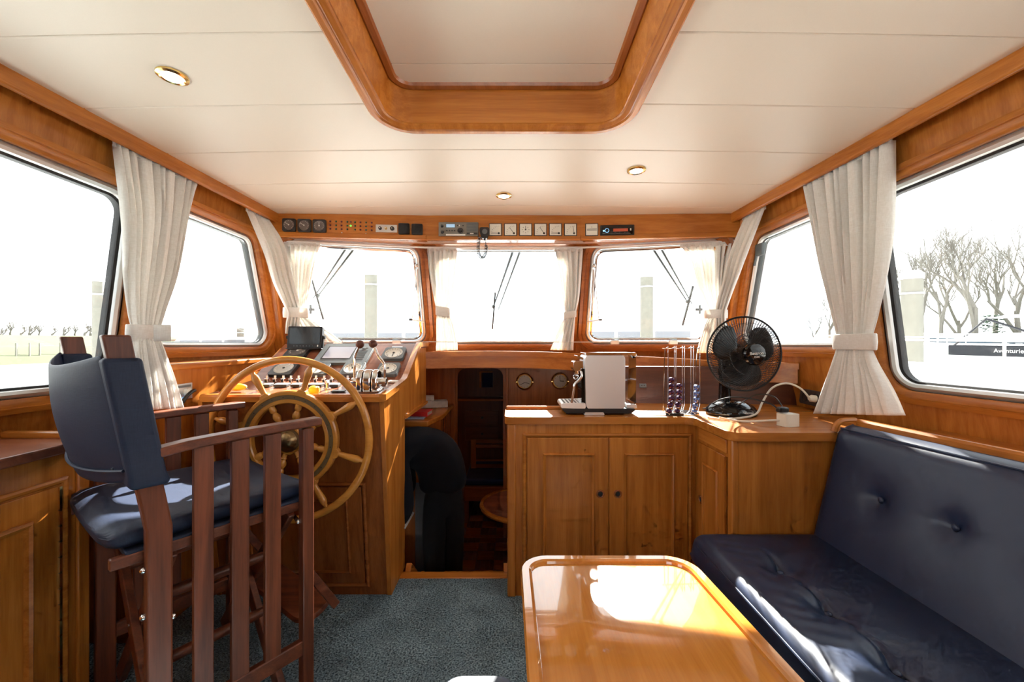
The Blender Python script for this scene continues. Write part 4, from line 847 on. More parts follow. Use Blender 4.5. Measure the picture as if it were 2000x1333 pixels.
cmx([(0.300, 1.062), (0.360, 1.062), (0.360, 1.112), (0.302, 1.112)], 0.014, 'brew_head', 'chrome', 2.005, 2.105, bevel=0.008)
cmx([(0.314, 1.036), (0.330, 1.036), (0.332, 1.064), (0.312, 1.064)], 0.003, 'spout', 'chrome', 2.035, 2.075)
cmx([(0.322, 1.128), (0.36, 1.112), (0.42, 1.142), (0.42, 1.150), (0.36, 1.124), (0.318, 1.141)], 0.003, 'lever', 'chrome', 2.0, 2.11, bevel=0.002)
cmx([(0.358, 1.140), (0.598, 1.140), (0.602, 1.153), (0.354, 1.153)], 0.004, 'top_plate', 'chrome', bevel=0.004)
m = MB(); m.tube(smooth_path([(0.335, 1.99, 1.062), (0.338, 1.982, 1.042), (0.325, 1.978, 1.022), (0.302, 1.976, 1.000), (0.298, 1.975, 0.975), (0.288, 1.975, 0.912)], 6), 0.006, 10); m.build('steam_wand', 'chrome', cm)
MB(frame((0.308, 1.976, 1.037), (1, 0, 0), (0, -1, 0))).torus(0.011, 0.003, 20, 8).build('wand_ring', 'chrome', cm)
tk = cmx([(0.549, 0.900), (0.603, 0.900), (0.603, 1.138), (0.549, 1.138)], 0.012, 'water_tank', 'water_tank', 1.99, 2.12)
cmx([(0.553, 0.905), (0.598, 0.905), (0.598, 1.02), (0.553, 1.02)], 0.010, 'tank_water', 'dial_glass', 1.995, 2.115)
cmx([(0.556, 0.884), (0.606, 0.884), (0.604, 0.902), (0.556, 0.902)], 0.004, 'tank_base', 'steel', 1.985, 2.125, bevel=0.003)
MB(frame((0.602, 2.03, 1.140), (1, 0, 0), (0, -1, 0))).torus(0.012, 0.0035, 18, 8).build('tank_handle', 'chrome', cm)

# ------------------------------------------------------------------ capsule stand, capsules, knife
cs = thing('capsule_stand', 'chrome wire capsule stand with four racks beside the coffee machine', 'capsule stand', (0.84, 1.99, 0.852))
colx = (0.772, 0.812, 0.855, 0.900)
for k, x in enumerate(colx):
    for dx in (-0.0155, 0.0155):
        y = 1.985 + 0.004 * k
        MB().tube(smooth_path([(x + dx, y + 0.035, 1.172), (x + dx, y + 0.004, 1.178), (x + dx, y, 1.165), (x + dx, y, 0.93), (x + dx - 0.008, y - 0.006, 0.885), (x + dx - 0.020, y - 0.016, 0.862)], 5), 0.0021, 6).build('rack_wire', 'chrome', cs)
    MB().tube([(x + 0.004, y - 0.014, 0.872), (x - 0.02, y - 0.030, 0.860), (x - 0.034, y - 0.016, 0.872), (x - 0.028, y + 0.005, 0.888)], 0.002, 6).build('rack_stop', 'chrome', cs)
MB().tube([(0.742, 2.02, 1.174), (0.93, 2.032, 1.174)], 0.0025, 6).build('top_bar', 'chrome', cs)
for x in (0.757, 0.915): MB().tube([(x, 2.03, 1.174), (x, 2.045, 1.0), (x, 2.05, 0.856)], 0.0025, 6).build('upright', 'chrome', cs)
MB().lathe([(0.075, 0.0), (0.075, 0.004), (0.07, 0.006), (0.0005, 0.006)], 32, (0.845, 2.03, 0.852)).build('base_plate', 'chrome', cs)
def capsule(x, y, z, mat, lab, group, tilt=0.0):
    M = Matrix.Translation((x, y, z)) @ Matrix.Rotation(tilt, 4, 'Y') @ frame((0, 0, 0), (1, 0, 0), (0.0, -1, 0.25))
    o = MB(M).lathe([(0.0005, -0.012), (0.0125, -0.012), (0.0138, -0.010), (0.0130, -0.008), (0.0124, 0.0), (0.0100, 0.008), (0.0065, 0.0115), (0.0005, 0.0125)], 16).build('coffee_capsule', mat)
    tag(o, lab, 'capsule', group)
ordn = ('top', 'second', 'third', 'fourth', 'fifth', 'lowest')
for ci, n, zt, mat, nm in ((0, 6, 1.022, 'capsule_purple', 'purple'), (1, 5, 0.992, 'capsule_purple', 'purple'), (3, 5, 0.985, 'capsule_blue', 'blue')):
    for k in range(n):
        z = zt - 0.0300 * k; off = 0.0 if z > 0.93 else -0.010 * (0.93 - z) / 0.04; z = max(z, 0.8675)
        rack = {0: 'rack nearest the coffee machine', 1: 'second rack of the stand', 3: 'rack nearest the fan'}[ci]
        w_ = ordn[k] if k < n - 1 else 'lowest'
        capsule(colx[ci] + off, 1.985 + 0.004 * ci - 0.004 + off * 0.7, z, mat, '%s %s capsule in the %s' % (w_, nm, rack), 'capsules in the wire stand', tilt=0.25 if k == n - 1 else 0)
M = frame(P(1300, 814.5, 1.965), (1, 0, 0), (0, 0, 1)); M.translation.z = 0.852; t = thing('kitchen_knife', 'flat knife with a dark handle lying before the capsule stand', 'knife', M.translation)
MB(M).prism(rpoly([(0.0, -0.008), (0.085, -0.009), (0.085, 0.007), (0.0, 0.008)], 0.004, 3), 0.001, 0.012).build('handle', 'black', t, bevel=0.002)
MB(M).prism([(-0.085, -0.004), (-0.06, -0.010), (0.0, -0.010), (0.0, 0.010), (-0.06, 0.006)], 0.004, 0.0055).build('blade', 'steel', t)

# ------------------------------------------------------------------ table fan
FC = P(1453.5, 691.5, 1.95); fn = thing('table_fan', 'black table fan with wire guard standing on the worktop', 'fan', (FC.x - 0.035, 1.98, 0.852))
MFn = frame(FC, (1, 0, 0), (0, -1, 0)); RF = 0.176
MB(MFn).torus(RF, 0.0045, 72, 8).build('guard_ring', 'black', fn)
MB(MFn).torus(0.060, 0.002, 40, 6, (0.010, 0, 0.063)).build('inner_ring', 'black', fn)
for nm, z1, r0, sw in (('front_guard', 0.066, 0.050, 0.55), ('rear_guard', -0.075, 0.045, -0.55)):
    m = MB(MFn)
    for k in range(84):
        a = 2 * pi * k / 84; pts = []
        for j in range(8):
            u = j / 7; r_ = r0 + (RF - r0) * u; z = z1 * (1 - u ** 2.6); b = a + sw * (1 - u); pts.append((r_ * cos(b), r_ * sin(b), z))
        m.tube(pts, 0.0014, 4, cap=False)
    for rr in (0.10, 0.145): m.torus(rr, 0.0011, 48, 5, (0, 0, z1 * (1 - ((rr - r0) / (RF - r0)) ** 2.6)))
    m.build(nm, 'black', fn)['kind'] = 'stuff'
MB(MFn).lathe([(0.050, 0.060), (0.052, 0.066), (0.046, 0.074), (0.025, 0.079), (0.0005, 0.080)], 36, (0.012, 0, 0)).build('hub_cap', 'black_gloss', fn)
text('Bestron', MFn @ Matrix.Translation((0.012, 0.004, 0.0805)) @ Matrix.Rotation(0.05, 4, 'Z'), 0.020, 'white', fn)
text('35W', MFn @ Matrix.Translation((0.012, -0.013, 0.0803)), 0.013, 'white', fn)
for k in range(3):
    a = radians(35 + 120 * k); m = MB(MFn); L = []
    for j in range(11):
        r_ = 0.028 + 0.128 * j / 10; wv = 0.85 + 0.55 * sin(pi * min(1, j / 10 * 0.8 + 0.1)); wv *= (1 - max(0, (j - 8) / 3) ** 2 * 0.5); row = []
        for q in range(9):
            b = a + wv * (q / 8 - 0.5) * 1.15 - 0.16 * j / 10; row.append((r_ * cos(b), r_ * sin(b), -0.012 + 0.034 * (q / 8 - 0.5)))
        L.append(row)
    m.loft(L, closed_u=False); m.build('fan_blade', 'black', fn, solid=0.002)
MB(MFn).lathe([(0.030, -0.03), (0.032, 0.02), (0.020, 0.03), (0.0005, 0.032)], 24).build('blade_hub', 'black', fn)
MB(MFn).lathe([(0.0005, -0.18), (0.035, -0.175), (0.048, -0.15), (0.050, -0.08), (0.040, -0.07), (0.0005, -0.07)], 28).build('motor', 'black', fn)
bx, by = FC.x - 0.036, 2.00
m = MB(); m.loft([[(bx + rx * cos(2 * pi * k / 20), by + 0.06 + ry * sin(2 * pi * k / 20), z) for k in range(20)] for rx, ry, z in ((0.030, 0.026, 0.90), (0.027, 0.022, 1.0), (0.030, 0.024, 1.09), (0.022, 0.02, 1.14))], cap=True); m.build('neck', 'black_gloss', fn)
m = MB(); m.loft([[(bx + 0.117 * s_ * cos(2 * pi * k / 40), by + 0.095 * s_ * sin(2 * pi * k / 40), z) for k in range(40)] for s_, z in ((1.0, 0.853), (1.02, 0.866), (0.98, 0.880), (0.85, 0.896), (0.6, 0.912), (0.35, 0.920), (0.05, 0.922))], cap=True); m.build('fan_base', 'black_gloss', fn)
for k in range(4): MB(frame((bx - 0.036 + 0.024 * k, by - 0.040, 0.909), (1, 0, 0), (0, -0.4, 1))).lathe([(0.0075, -0.004), (0.0075, 0.005), (0.006, 0.007), (0.0003, 0.007)], 12).build('speed_button', 'darkgrey', fn)
text('Bestron', frame((bx + 0.03, by - 0.0935, 0.874), (1, 0, 0), (0, -1, 0.15)), 0.016, 'white', fn)
# cords, sockets and adaptor
def cord(nm, lab, cat, pts, r, mat): tag(MB().tube(smooth_path(pts, 8), r, 8).build(nm, mat), lab, cat)
z0 = 0.856
so = frame(V((1.555, 2.10, 0.915)), (-0.09, -1, 0), (-1, 0.09, 0.12)); t = thing('double_socket', 'dark brown socket strip on the wall beside the right curtain', 'socket', so.translation)
MB(so).prism(rpoly(rect(-0.10, 0.16, -0.038, 0.038), 0.014, 4), -0.02, 0.018).build('housing', 'socket_brown', t, bevel=0.004)
for x in (-0.055, 0.03, 0.11):
    MB(so).lathe([(0.026, 0.016), (0.026, 0.020), (0.021, 0.020), (0.020, 0.010), (0.0005, 0.010)], 24, (x, 0, 0)).build('socket_well', 'ink', t)
ad = thing('plug_adaptor', 'white cube plug adaptor at the corner of the worktop', 'plug adaptor', (1.165, 1.73, 0.852), 0.25); Ma = WM[ad.name]
MB(Ma).prism(rpoly(rect(-0.036, 0.036, -0.028, 0.028), 0.012, 4), 0.0, 0.052).build('case', 'cream', ad, bevel=0.006)
MB(Ma).lathe([(0.019, 0.050), (0.019, 0.053), (0.0005, 0.0535)], 20).build('socket_well', 'white', ad)
pl = thing('black_plug', 'black plug lying on top of the white adaptor', 'plug', (1.15, 1.73, 0.907))
MB(Matrix.Translation((1.15, 1.735, 0.918))).box(-0.026, 0.016, -0.014, 0.014, -0.010, 0.012).build('plug_body', 'black', pl, bevel=0.005)
MB().tube(smooth_path([(1.13, 1.735, 0.92), (1.10, 1.77, 0.945), (1.03, 1.86, 0.955), (0.99, 1.95, 0.93), (0.98, 2.06, 0.875), (0.99, 2.12, 0.86)], 8), 0.0035, 7).build('lead', 'black', pl)
m = MB(); m.tube(smooth_path([(1.155, 1.75, 0.93), (1.15, 1.80, 0.965), (1.11, 1.86, 0.965), (1.06, 1.93, 0.905), (1.09, 2.02, 0.87), (1.16, 2.15, 0.857)], 8), 0.003, 7)
m.build('second_lead', 'black', pl)
cord('white_cord', 'white cord arching from the wall socket down to the worktop', 'cord', [(1.515, 2.08, 0.905), (1.49, 2.06, 0.93), (1.44, 2.05, 0.975), (1.36, 2.03, 1.00), (1.27, 2.0, 0.98), (1.20, 1.96, 0.92), (1.14, 1.915, 0.868), (1.02, 1.86, z0 + 0.002), (0.93, 1.85, z0 + 0.002), (0.90, 1.88, z0 + 0.002)], 0.0048, 'cream')
MB(so).lathe([(0.018, 0.018), (0.018, 0.038), (0.010, 0.05), (0.0005, 0.05)], 14, (0.03, 0, 0)).build('white_plug', 'cream', t)
cord('adaptor_cord', 'white cord lying on the worktop into the white adaptor', 'cord', [(1.13, 1.73, 0.875), (1.09, 1.74, 0.872), (1.03, 1.78, 0.860), (0.98, 1.82, 0.858), (0.93, 1.84, 0.867)], 0.0045, 'cream')

# ------------------------------------------------------------------ sofa
so_ = thing('sofa', 'navy leather bench sofa with button tufts along the right wall', 'sofa', (1.1, 0.6, 0))
MB().hexa([V((0.77, -0.5, 0)), V((1.66, -0.5, 0)), V((1.60, 1.612, 0)), V((0.77, 1.612, 0)), V((0.77, -0.5, 0.345)), V((1.66, -0.5, 0.345)), V((1.60, 1.612, 0.345)), V((0.77, 1.612, 0.345))]).build('base_box', 'teak_y', so_, smooth=False)
BT = [(0.90, 1.372), (0.90, 1.165), (0.90, 0.957), (0.90, 0.75)]
def seat_z(x, d):
    z = 0.462
    for bx_, bd in BT:
        r2 = (x - bx_) ** 2 + (d - bd) ** 2; z -= 0.026 * math.exp(-r2 / 0.0022) + 0.008 * math.exp(-r2 / 0.010)
        for sg in (-1, 1):
            u = (d - bd) * sg
            if 0 < u < 0.11: z -= 0.017 * math.exp(-((x - bx_ - 0.012 * sin(u * 28)) / 0.008) ** 2) * math.exp(-u / 0.07)
            if 0 < u < 0.11: z += 0.007 * math.exp(-((x - bx_ + 0.020 - 0.012 * sin(u * 28)) / 0.014) ** 2) * math.exp(-u / 0.07)
    z += 0.0014 * sin(d * 95 + x * 30 + 2 * sin(d * 17)) * math.exp(-((x - 0.81) / 0.05) ** 2)
    return z
X0, X1, D0, D1 = 0.700, 1.24, -0.45, 1.612
nx, nd = 84, 280; m = MB(); G = []
for i in range(nd + 1):
    d = D0 + (D1 - D0) * (i / nd); row = []
    for j in range(nx + 1):
        x = X0 + (X1 - X0) * (j / nx); e = min((x - X0) / 0.05, 1); f_ = min((D1 - d) / 0.04, (d - D0) / 0.04, 1)
        drop = 0.042 * (1 - sqrt(max(0, 1 - (1 - e) ** 2))) + 0.030 * (1 - sqrt(max(0, 1 - (1 - f_) ** 2)))
        xx = x + (0.018 * (1 - sqrt(max(0, 1 - (1 - f_) ** 2))) if e < 1 else 0); row.append((xx, d, seat_z(x, d) - drop))
    row = [(X0 + 0.035, d, 0.345), (X0 + 0.006, d, 0.352), (X0, d, 0.375)] + row; G.append(row)
m.loft(G, closed_u=False); m.build('seat_cushion', 'navy_leather', so_, angle=60)
MB().tube([(X0 + 0.004, D0 + 0.03, 0.432), (X0 + 0.004, 0.6, 0.432), (X0 + 0.004, D1 - 0.06, 0.432), (X0 + 0.02, D1 - 0.02, 0.430), (X0 + 0.06, D1 - 0.004, 0.430)], 0.0035, 6).build('seat_piping', 'navy_leather', so_)
for bx_, bd in BT: MB().ball((bx_, bd, 0.4335), 0.010, 12, 8, (1, 1, 0.55)).build('seat_button', 'navy_leather', so_)
BB = [(1.393, 0.668), (1.172, 0.6745), (0.952, 0.68), (0.73, 0.68)]
def back_x(d, z): return 1.168 + 0.235 * (z - 0.46) + 0.11 * (1.6 - d) * (z - 0.46) / 0.41
ux, uz = 150, 44; m = MB(); G = []
for i in range(ux + 1):
    d = -0.42 + (1.606 + 0.42) * i / ux; row = []
    f_ = min((1.606 - d) / 0.035, 1); fo = 0.03 * (1 - sqrt(max(0, 1 - (1 - f_) ** 2)))
    for j in range(uz + 1):
        z = 0.455 + 0.415 * j / uz; x = back_x(d, z); e = min((0.87 - z) / 0.03, 1); x += 0.012 * (1 - sqrt(max(0, 1 - (1 - e) ** 2))) + fo
        for bd, bz_ in BB:
            r2 = (d - bd) ** 2 + (z - bz_) ** 2; x += 0.020 * math.exp(-r2 / 0.0012) + 0.010 * math.exp(-r2 / 0.009)
            if abs(d - bd) < 0.12: x += 0.004 * math.exp(-((z - bz_) / 0.012) ** 2) * math.exp(-abs(d - bd) / 0.05)
        row.append((x, d, z))
    row += [(back_x(d, 0.87) + 0.045 + fo, d, 0.884), (back_x(d, 0.87) + 0.066, d, 0.882), (back_x(d, 0.87) + 0.068, d, 0.60), (1.30, d, 0.455)]
    G.append(row)
m.loft(G, cap=True); m.build('back_cushion', 'navy_leather', so_, angle=60)
MB().tube([(back_x(d, 0.87) + 0.012, d, 0.871) for d in [1.59 - 0.1 * k for k in range(20)]], 0.0035, 6).build('back_piping', 'navy_leather', so_)
for bd, bz_ in BB: MB().ball((back_x(bd, bz_) + 0.026, bd, bz_), 0.0105, 12, 8, (0.6, 1, 1)).build('back_button', 'navy_leather', so_)
# fiddle ledge behind the sofa
lg = thing('sofa_ledge', 'teak ledge with a raised rail along the wall behind the sofa', 'ledge', (1.5, 0.6, 0.86))
def rx(d): return 1.340 + 0.10 * (1.6 - d)
m = MB(); m.loft([[(rx(d), d, 0.845), (rx(d), d, 0.862), (side(1)(d, 0.86, -0.002).x, d, 0.862), (side(1)(d, 0.86, -0.002).x, d, 0.845)] for d in (-0.5, 0.5, 1.2, 1.592)], cap=True); m.build('ledge_board', 'teak_y', lg, smooth=False)
m = MB(); m.loft([[(rx(d) - 0.004, d, 0.83), (rx(d) - 0.004, d, 0.898), (rx(d) + 0.004, d, 0.905), (rx(d) + 0.018, d, 0.905), (rx(d) + 0.024, d, 0.898), (rx(d) + 0.024, d, 0.83)] for d in (-0.5, 0.5, 1.2, 1.592)], cap=True); m.build('ledge_rail', 'teak_y', lg, angle=25)
m = MB(); m.tube(smooth_path([(1.262, 1.606, 0.855), (1.272, 1.606, 0.88), (1.295, 1.606, 0.897), (1.345, 1.604, 0.900)], 6), 0.011, 8); m.build('rail_end', 'teak_x', lg)

# ------------------------------------------------------------------ table
tb = thing('saloon_table', 'glossy varnished table with a raised rounded rim', 'table', (0.27, 0.7, 0))
TP = [(0.040, -0.25), (0.585, -0.25), (0.502, 1.168), (0.022, 1.168)]; TR = [0.06, 0.06, 0.085, 0.075]
fm = lambda u, v, t: V((u, v, t))
MB().plate(rpoly(inset(TP, 0.012), [r_ - 0.01 for r_ in TR], 8), [], fm, 0.570, 0.590).build('table_top', 'tabletop', tb, smooth=False)
def trl(d, z): return [(u, v, z) for u, v in rpoly(inset(TP, d) if d else TP, [max(r_ - d, 0.02) for r_ in TR], 8)]
MB().loft([trl(d, z) for d, z in ((0.006, 0.560), (0.0, 0.566), (0.0, 0.594), (0.004, 0.600), (0.022, 0.600), (0.028, 0.596), (0.031, 0.588), (0.034, 0.580), (0.034, 0.560))], closed_v=True).build('table_rim', 'tabletop', tb, angle=25)
MB().plate(rpoly(inset(TP, 0.05), 0.04, 4), [], fm, 0.535, 0.572).build('table_apron', 'teak_y', tb, smooth=False)
for y in (0.15, 0.80): MB().lathe([(0.11, 0.0), (0.11, 0.015), (0.05, 0.03), (0.032, 0.05), (0.032, 0.535)], 24, (0.27, y, 0)).build('pedestal', 'alu', tb)
# stool just entering at the bottom
sl = thing('stool', 'navy leather stool top just entering beside the table at the bottom', 'stool', (-0.075, 0.76, 0))
SP = rpoly(rect(-0.155, 0.012, 0.58, 0.925), 0.045, 5)
MB().loft([[(XC - 0.03 + (x - XC + 0.03) * s_, 0.75 + (y - 0.75) * s_, z) for x, y in SP] for s_, z in ((0.97, 0.36), (1.0, 0.37), (1.0, 0.435), (0.99, 0.449), (0.965, 0.458), (0.6, 0.461), (0.02, 0.462))], cap=True).build('seat_pad', 'navy_leather', sl)
for x in (-0.13, -0.015):
    for y in (0.61, 0.89): MB().box(x - 0.015, x + 0.015, y - 0.015, y + 0.015, 0, 0.365).build('leg', 'chairwood_z', sl, bevel=0.003)

# ------------------------------------------------------------------ curtains
def curtain(label, rows, npl, tie=None, cols=90, nv=9, seed=1, group=None, flap=None):
    rnd = random.Random(seed); t = thing('curtain', label, 'curtain', rows[0][0], group=group)
    Lp = smooth_path([r[0] for r in rows], nv); Rp = smooth_path([r[1] for r in rows], nv); Am = [v.x for v in smooth_path([V((r[2], 0, 0)) for r in rows], nv)]
    ph = [rnd.uniform(-0.5, 0.5) for _ in range(6)]; m = MB(); G = []
    for i, (a, b, am) in enumerate(zip(Lp, Rp, Am)):
        d = b - a; e = d.normalized(); n = V((-e.y, e.x, 0)).normalized(); row = []
        v = i / (len(Lp) - 1)
        for j in range(cols + 1):
            s_ = j / cols; w_ = s_ + 0.018 * sin(5 * s_ * 2 * pi / 2 + ph[0] * 4) + 0.010 * sin(13 * s_ + 3 * v + ph[1])
            h0 = sin(2 * pi * npl * w_ + 0.5 * sin(3 * v + ph[2])); h = 1.25 * math.copysign(abs(h0) ** 0.75, h0) + 0.35 * sin(2 * pi * npl * 2.3 * w_ + ph[3] + 2 * v); g_ = 0.25 * sin(2 * pi * npl * w_ + 1.3)
            row.append(a + d * s_ + n * am * h + e * am * g_)
        G.append(row)
    m.loft(G, closed_u=False); m.build('drape', 'curtain', t, solid=0.0018, angle=80)
    m = MB(); a, b = rows[0][0], rows[0][1]; e = (b - a).normalized(); n = V((-e.y, e.x, 0)).normalized()
    m.loft([[a + (b - a) * u + n * (x + rows[0][2] * 0.3 * sin(2 * pi * npl * u)) + V((0, 0, z)) for x, z in ((-0.007, -0.012), (0.007, -0.012), (0.007, 0.012), (-0.007, 0.012))] for u in [k / 40 for k in range(41)]], cap=True); m.build('heading_tape', 'curtain', t)
    if tie:
        c, e, hwid, hdep, hh, tilt = tie; e = V(e).normalized(); n = V((-e.y, e.x, 0)).normalized(); m = MB()
        m.loft([[c + e * hwid * k_ * math.copysign(abs(cos(2 * pi * k / 28)) ** 0.7, cos(2 * pi * k / 28)) + n * hdep * k_ * math.copysign(abs(sin(2 * pi * k / 28)) ** 0.7, sin(2 * pi * k / 28)) + V((0, 0, z + tilt * cos(2 * pi * k / 28))) for k in range(28)] for k_, z in ((0.97, -hh), (1.0, -hh * 0.9), (1.02, 0), (1.0, hh * 0.9), (0.97, hh))]); m.build('tieback', 'curtain', t, solid=0.003, angle=50)
        if flap:
            p, q = flap; m = MB(); f_ = (q - p); m.loft([[p + f_ * u + V((0, 0, z)) for z in (-hh, -hh * 0.3, hh * 0.3, hh)] for u in (0, 0.33, 0.66, 1)], closed_u=False); m.build('tieback_end', 'curtain', t, solid=0.004)
    return t
# port aft curtain between the side windows
def tl(s, d, dz=-0.045): return V((trimx(s, d) + s * 0.045, d, ceil(trimx(s, d), d).z + dz))
curtain('cream curtain tied back on the left wall behind the high chair', [
    (tl(-1, 1.60), tl(-1, 1.97), 0.018), (P(243, 420, 1.60), P(366, 420, 1.94), 0.018), (P(246, 530, 1.60), P(348, 530, 1.87), 0.014), (P(254, 610, 1.57), P(322, 610, 1.73), 0.010),
    (P(262, 652, 1.55), P(312, 652, 1.67), 0.007), (P(260, 690, 1.51), P(322, 690, 1.64), 0.010), (P(258, 745, 1.495), P(340, 745, 1.68), 0.013), (P(256, 803, 1.49), P(352, 797, 1.705), 0.016)], 9,
    tie=(P(286, 651, 1.61), P(312, 652, 1.67) - P(262, 652, 1.55), 0.083, 0.022, 0.032, 0.0), seed=3, flap=(P(300, 651, 1.575), P(334, 651, 1.60)))
curtain('cream curtain tied back on the right wall beside the sofa', [
    (tl(1, 1.985), tl(1, 1.585), 0.018), (P(1590, 430, 1.96), P(1735, 430, 1.61), 0.019), (P(1606, 530, 1.93), P(1724, 530, 1.64), 0.014), (P(1624, 610, 1.90), P(1710, 610, 1.68), 0.010),
    (P(1636, 668, 1.88), P(1698, 668, 1.70), 0.007), (P(1628, 710, 1.88), P(1705, 705, 1.68), 0.012), (P(1608, 765, 1.92), P(1732, 760, 1.61), 0.017), (P(1592, 808, 1.95), P(1752, 812, 1.56), 0.021)], 9,
    tie=(P(1667, 668, 1.785), P(1698, 668, 1.70) - P(1636, 668, 1.88), 0.116, 0.022, 0.034, 0.0), seed=4)
# port bow corner: side curtain and windscreen curtain share a tieback
curtain('cream side curtain sweeping down beside the windscreen on the left', [
    (tl(-1, 2.30), tl(-1, 2.47), 0.008), (P(515, 490, 2.36), P(556, 480, 2.47), 0.008), (P(532, 550, 2.42), P(572, 545, 2.475), 0.007), (P(553, 595, 2.44), P(584, 592, 2.475), 0.006),
    (P(560, 612, 2.44), P(586, 612, 2.475), 0.006), (P(557, 632, 2.44), P(584, 632, 2.47), 0.008), (P(556, 652, 2.45), P(582, 655, 2.47), 0.010)], 4, cols=50, seed=5,
    tie=(P(578, 611, 2.475), (1, 0.15, 0), 0.070, 0.026, 0.030, 0.0))
curtain('cream windscreen curtain gathered behind the small monitor', [
    (V((-1.435, 2.548, 1.815)), V((-1.215, 2.592, 1.815)), 0.012), (P(556, 510, 2.55), P(616, 510, 2.59), 0.012), (P(564, 560, 2.50), P(606, 560, 2.52), 0.009), (P(570, 595, 2.50), P(598, 595, 2.515), 0.007),
    (P(572, 612, 2.50), P(597, 612, 2.515), 0.006), (P(570, 630, 2.50), P(618, 632, 2.53), 0.009), (P(568, 650, 2.51), P(648, 652, 2.55), 0.012), (P(566, 668, 2.51), P(668, 668, 2.56), 0.013)], 7, cols=80, seed=6)
# middle pane
curtain('cream curtain at the left edge of the middle windscreen pane', [
    (V((-0.561, 2.722, 1.815)), V((-0.367, 2.722, 1.815)), 0.013), (P(838, 530, 2.72), P(888, 530, 2.72), 0.013), (P(846, 580, 2.72), P(882, 580, 2.72), 0.010), (P(852, 608, 2.72), P(876, 608, 2.72), 0.006),
    (P(851, 632, 2.73), P(884, 632, 2.73), 0.010), (P(851, 660, 2.74), P(890, 660, 2.74), 0.012), (P(851, 686, 2.76), P(892, 684, 2.76), 0.013)], 6, cols=70, seed=7,
    tie=(P(865, 609, 2.72), (1, 0, 0), 0.046, 0.020, 0.030, -0.008))
curtain('cream curtain at the right edge of the middle windscreen pane', [
    (V((0.282, 2.722, 1.815)), V((0.469, 2.722, 1.815)), 0.013), (P(1092, 530, 2.72), P(1135, 530, 2.72), 0.013), (P(1099, 580, 2.72), P(1131, 580, 2.72), 0.010), (P(1103, 615, 2.72), P(1124, 615, 2.72), 0.006),
    (P(1094, 636, 2.73), P(1122, 636, 2.73), 0.010), (P(1084, 660, 2.74), P(1120, 660, 2.74), 0.012), (P(1074, 684, 2.76), P(1119, 685, 2.76), 0.013)], 5, cols=70, seed=8,
    tie=(P(1113.5, 615, 2.72), (1, 0, 0), 0.040, 0.020, 0.022, 0.006))
# starboard bow corner
curtain('cream windscreen curtain with many pleats behind the fan', [
    (V((1.07, 2.604, 1.815)), V((1.37, 2.546, 1.815)), 0.012), (P(1350, 510, 2.62), P(1422, 510, 2.56), 0.012), (P(1364, 560, 2.54), P(1415, 560, 2.50), 0.009), (P(1380, 595, 2.52), P(1411, 595, 2.50), 0.007),
    (P(1384, 614, 2.52), P(1410, 614, 2.50), 0.006), (P(1376, 635, 2.52), P(1408, 635, 2.50), 0.009), (P(1368, 660, 2.53), P(1406, 660, 2.50), 0.011), (P(1360, 690, 2.53), P(1404, 690, 2.50), 0.012)], 8, cols=80, seed=9)
curtain('cream side curtain sweeping down beside the windscreen on the right', [
    (tl(1, 2.45), tl(1, 2.27), 0.008), (P(1425, 490, 2.47), P(1460, 490, 2.36), 0.008), (P(1410, 550, 2.47), P(1438, 550, 2.42), 0.007), (P(1398, 595, 2.47), P(1422, 595, 2.44), 0.006),
    (P(1396, 614, 2.47), P(1417, 614, 2.44), 0.006), (P(1394, 640, 2.47), P(1419, 640, 2.44), 0.009), (P(1390, 665, 2.47), P(1420, 665, 2.44), 0.011), (P(1388, 690, 2.47), P(1420, 690, 2.44), 0.012)], 4, cols=50, seed=10,
    tie=(P(1398, 614, 2.48), (1, -0.15, 0), 0.064, 0.028, 0.026, 0.0))
q = side(1)(2.40, 1.745, -0.02)
hk = thing('window_latch', 'small dark latch in the upper corner of the right side window', 'latch', q)
MB(frame(q, (0, -1, 0), (-1, 0, 0))).box(-0.03, 0.03, -0.035, 0.035, 0, 0.02).build('latch_block', 'midgrey', hk, bevel=0.004)
MB(frame(q, (0, -1, 0), (-1, 0, 0))).bar((-0.02, -0.03, 0.015), (-0.045, -0.085, 0.015), 0.010, 0.010).build('latch_arm', 'midgrey', hk)

# ------------------------------------------------------------------ lower cabin through the companionway
ZL = -0.40
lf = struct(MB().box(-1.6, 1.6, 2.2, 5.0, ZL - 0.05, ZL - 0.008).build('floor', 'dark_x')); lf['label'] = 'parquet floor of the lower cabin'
B = 0.13; n4 = 4
slat_x = MB().box(0, B - 0.003, 0, B / n4 - 0.002, 0, 0.008); slat_y = MB().box(0, B / n4 - 0.002, 0, B - 0.003, 0, 0.008)
ox = slat_x.build('parquet_block', 'sapele_x', lf); oy = slat_y.build('parquet_block', 'dark_y', lf); first = {True: ox, False: oy}; done = {True: False, False: False}
for i in range(-5, 2):
    for j in range(0, 9):
        h = (i + j) % 2 == 0
        for k in range(n4):
            src = first[h]
            if done[h]:
                o = src.copy(); COL.objects.link(o); o.parent = lf
            else: o = src; done[h] = True
            x, y = i * B, 2.75 + j * B
            o.location = (x, y + k * B / n4, ZL - 0.008) if h else (x + k * B / n4, y, ZL - 0.008)
st = thing('companion_steps', 'wooden companionway steps with two rails down to the cabin', 'steps', (-0.3, 2.2, ZL))
for x in (-0.545, -0.03): MB().bar((x, 2.15, 0.012), (x, 2.62, ZL), 0.030, 0.06).build('side_rail', 'teak_z', st, bevel=0.004)
for y, z in ((2.30, -0.13), (2.45, -0.27)): MB().box(-0.53, -0.045, y - 0.09, y + 0.09, z - 0.02, z).build('tread', 'teak_x', st, bevel=0.004)
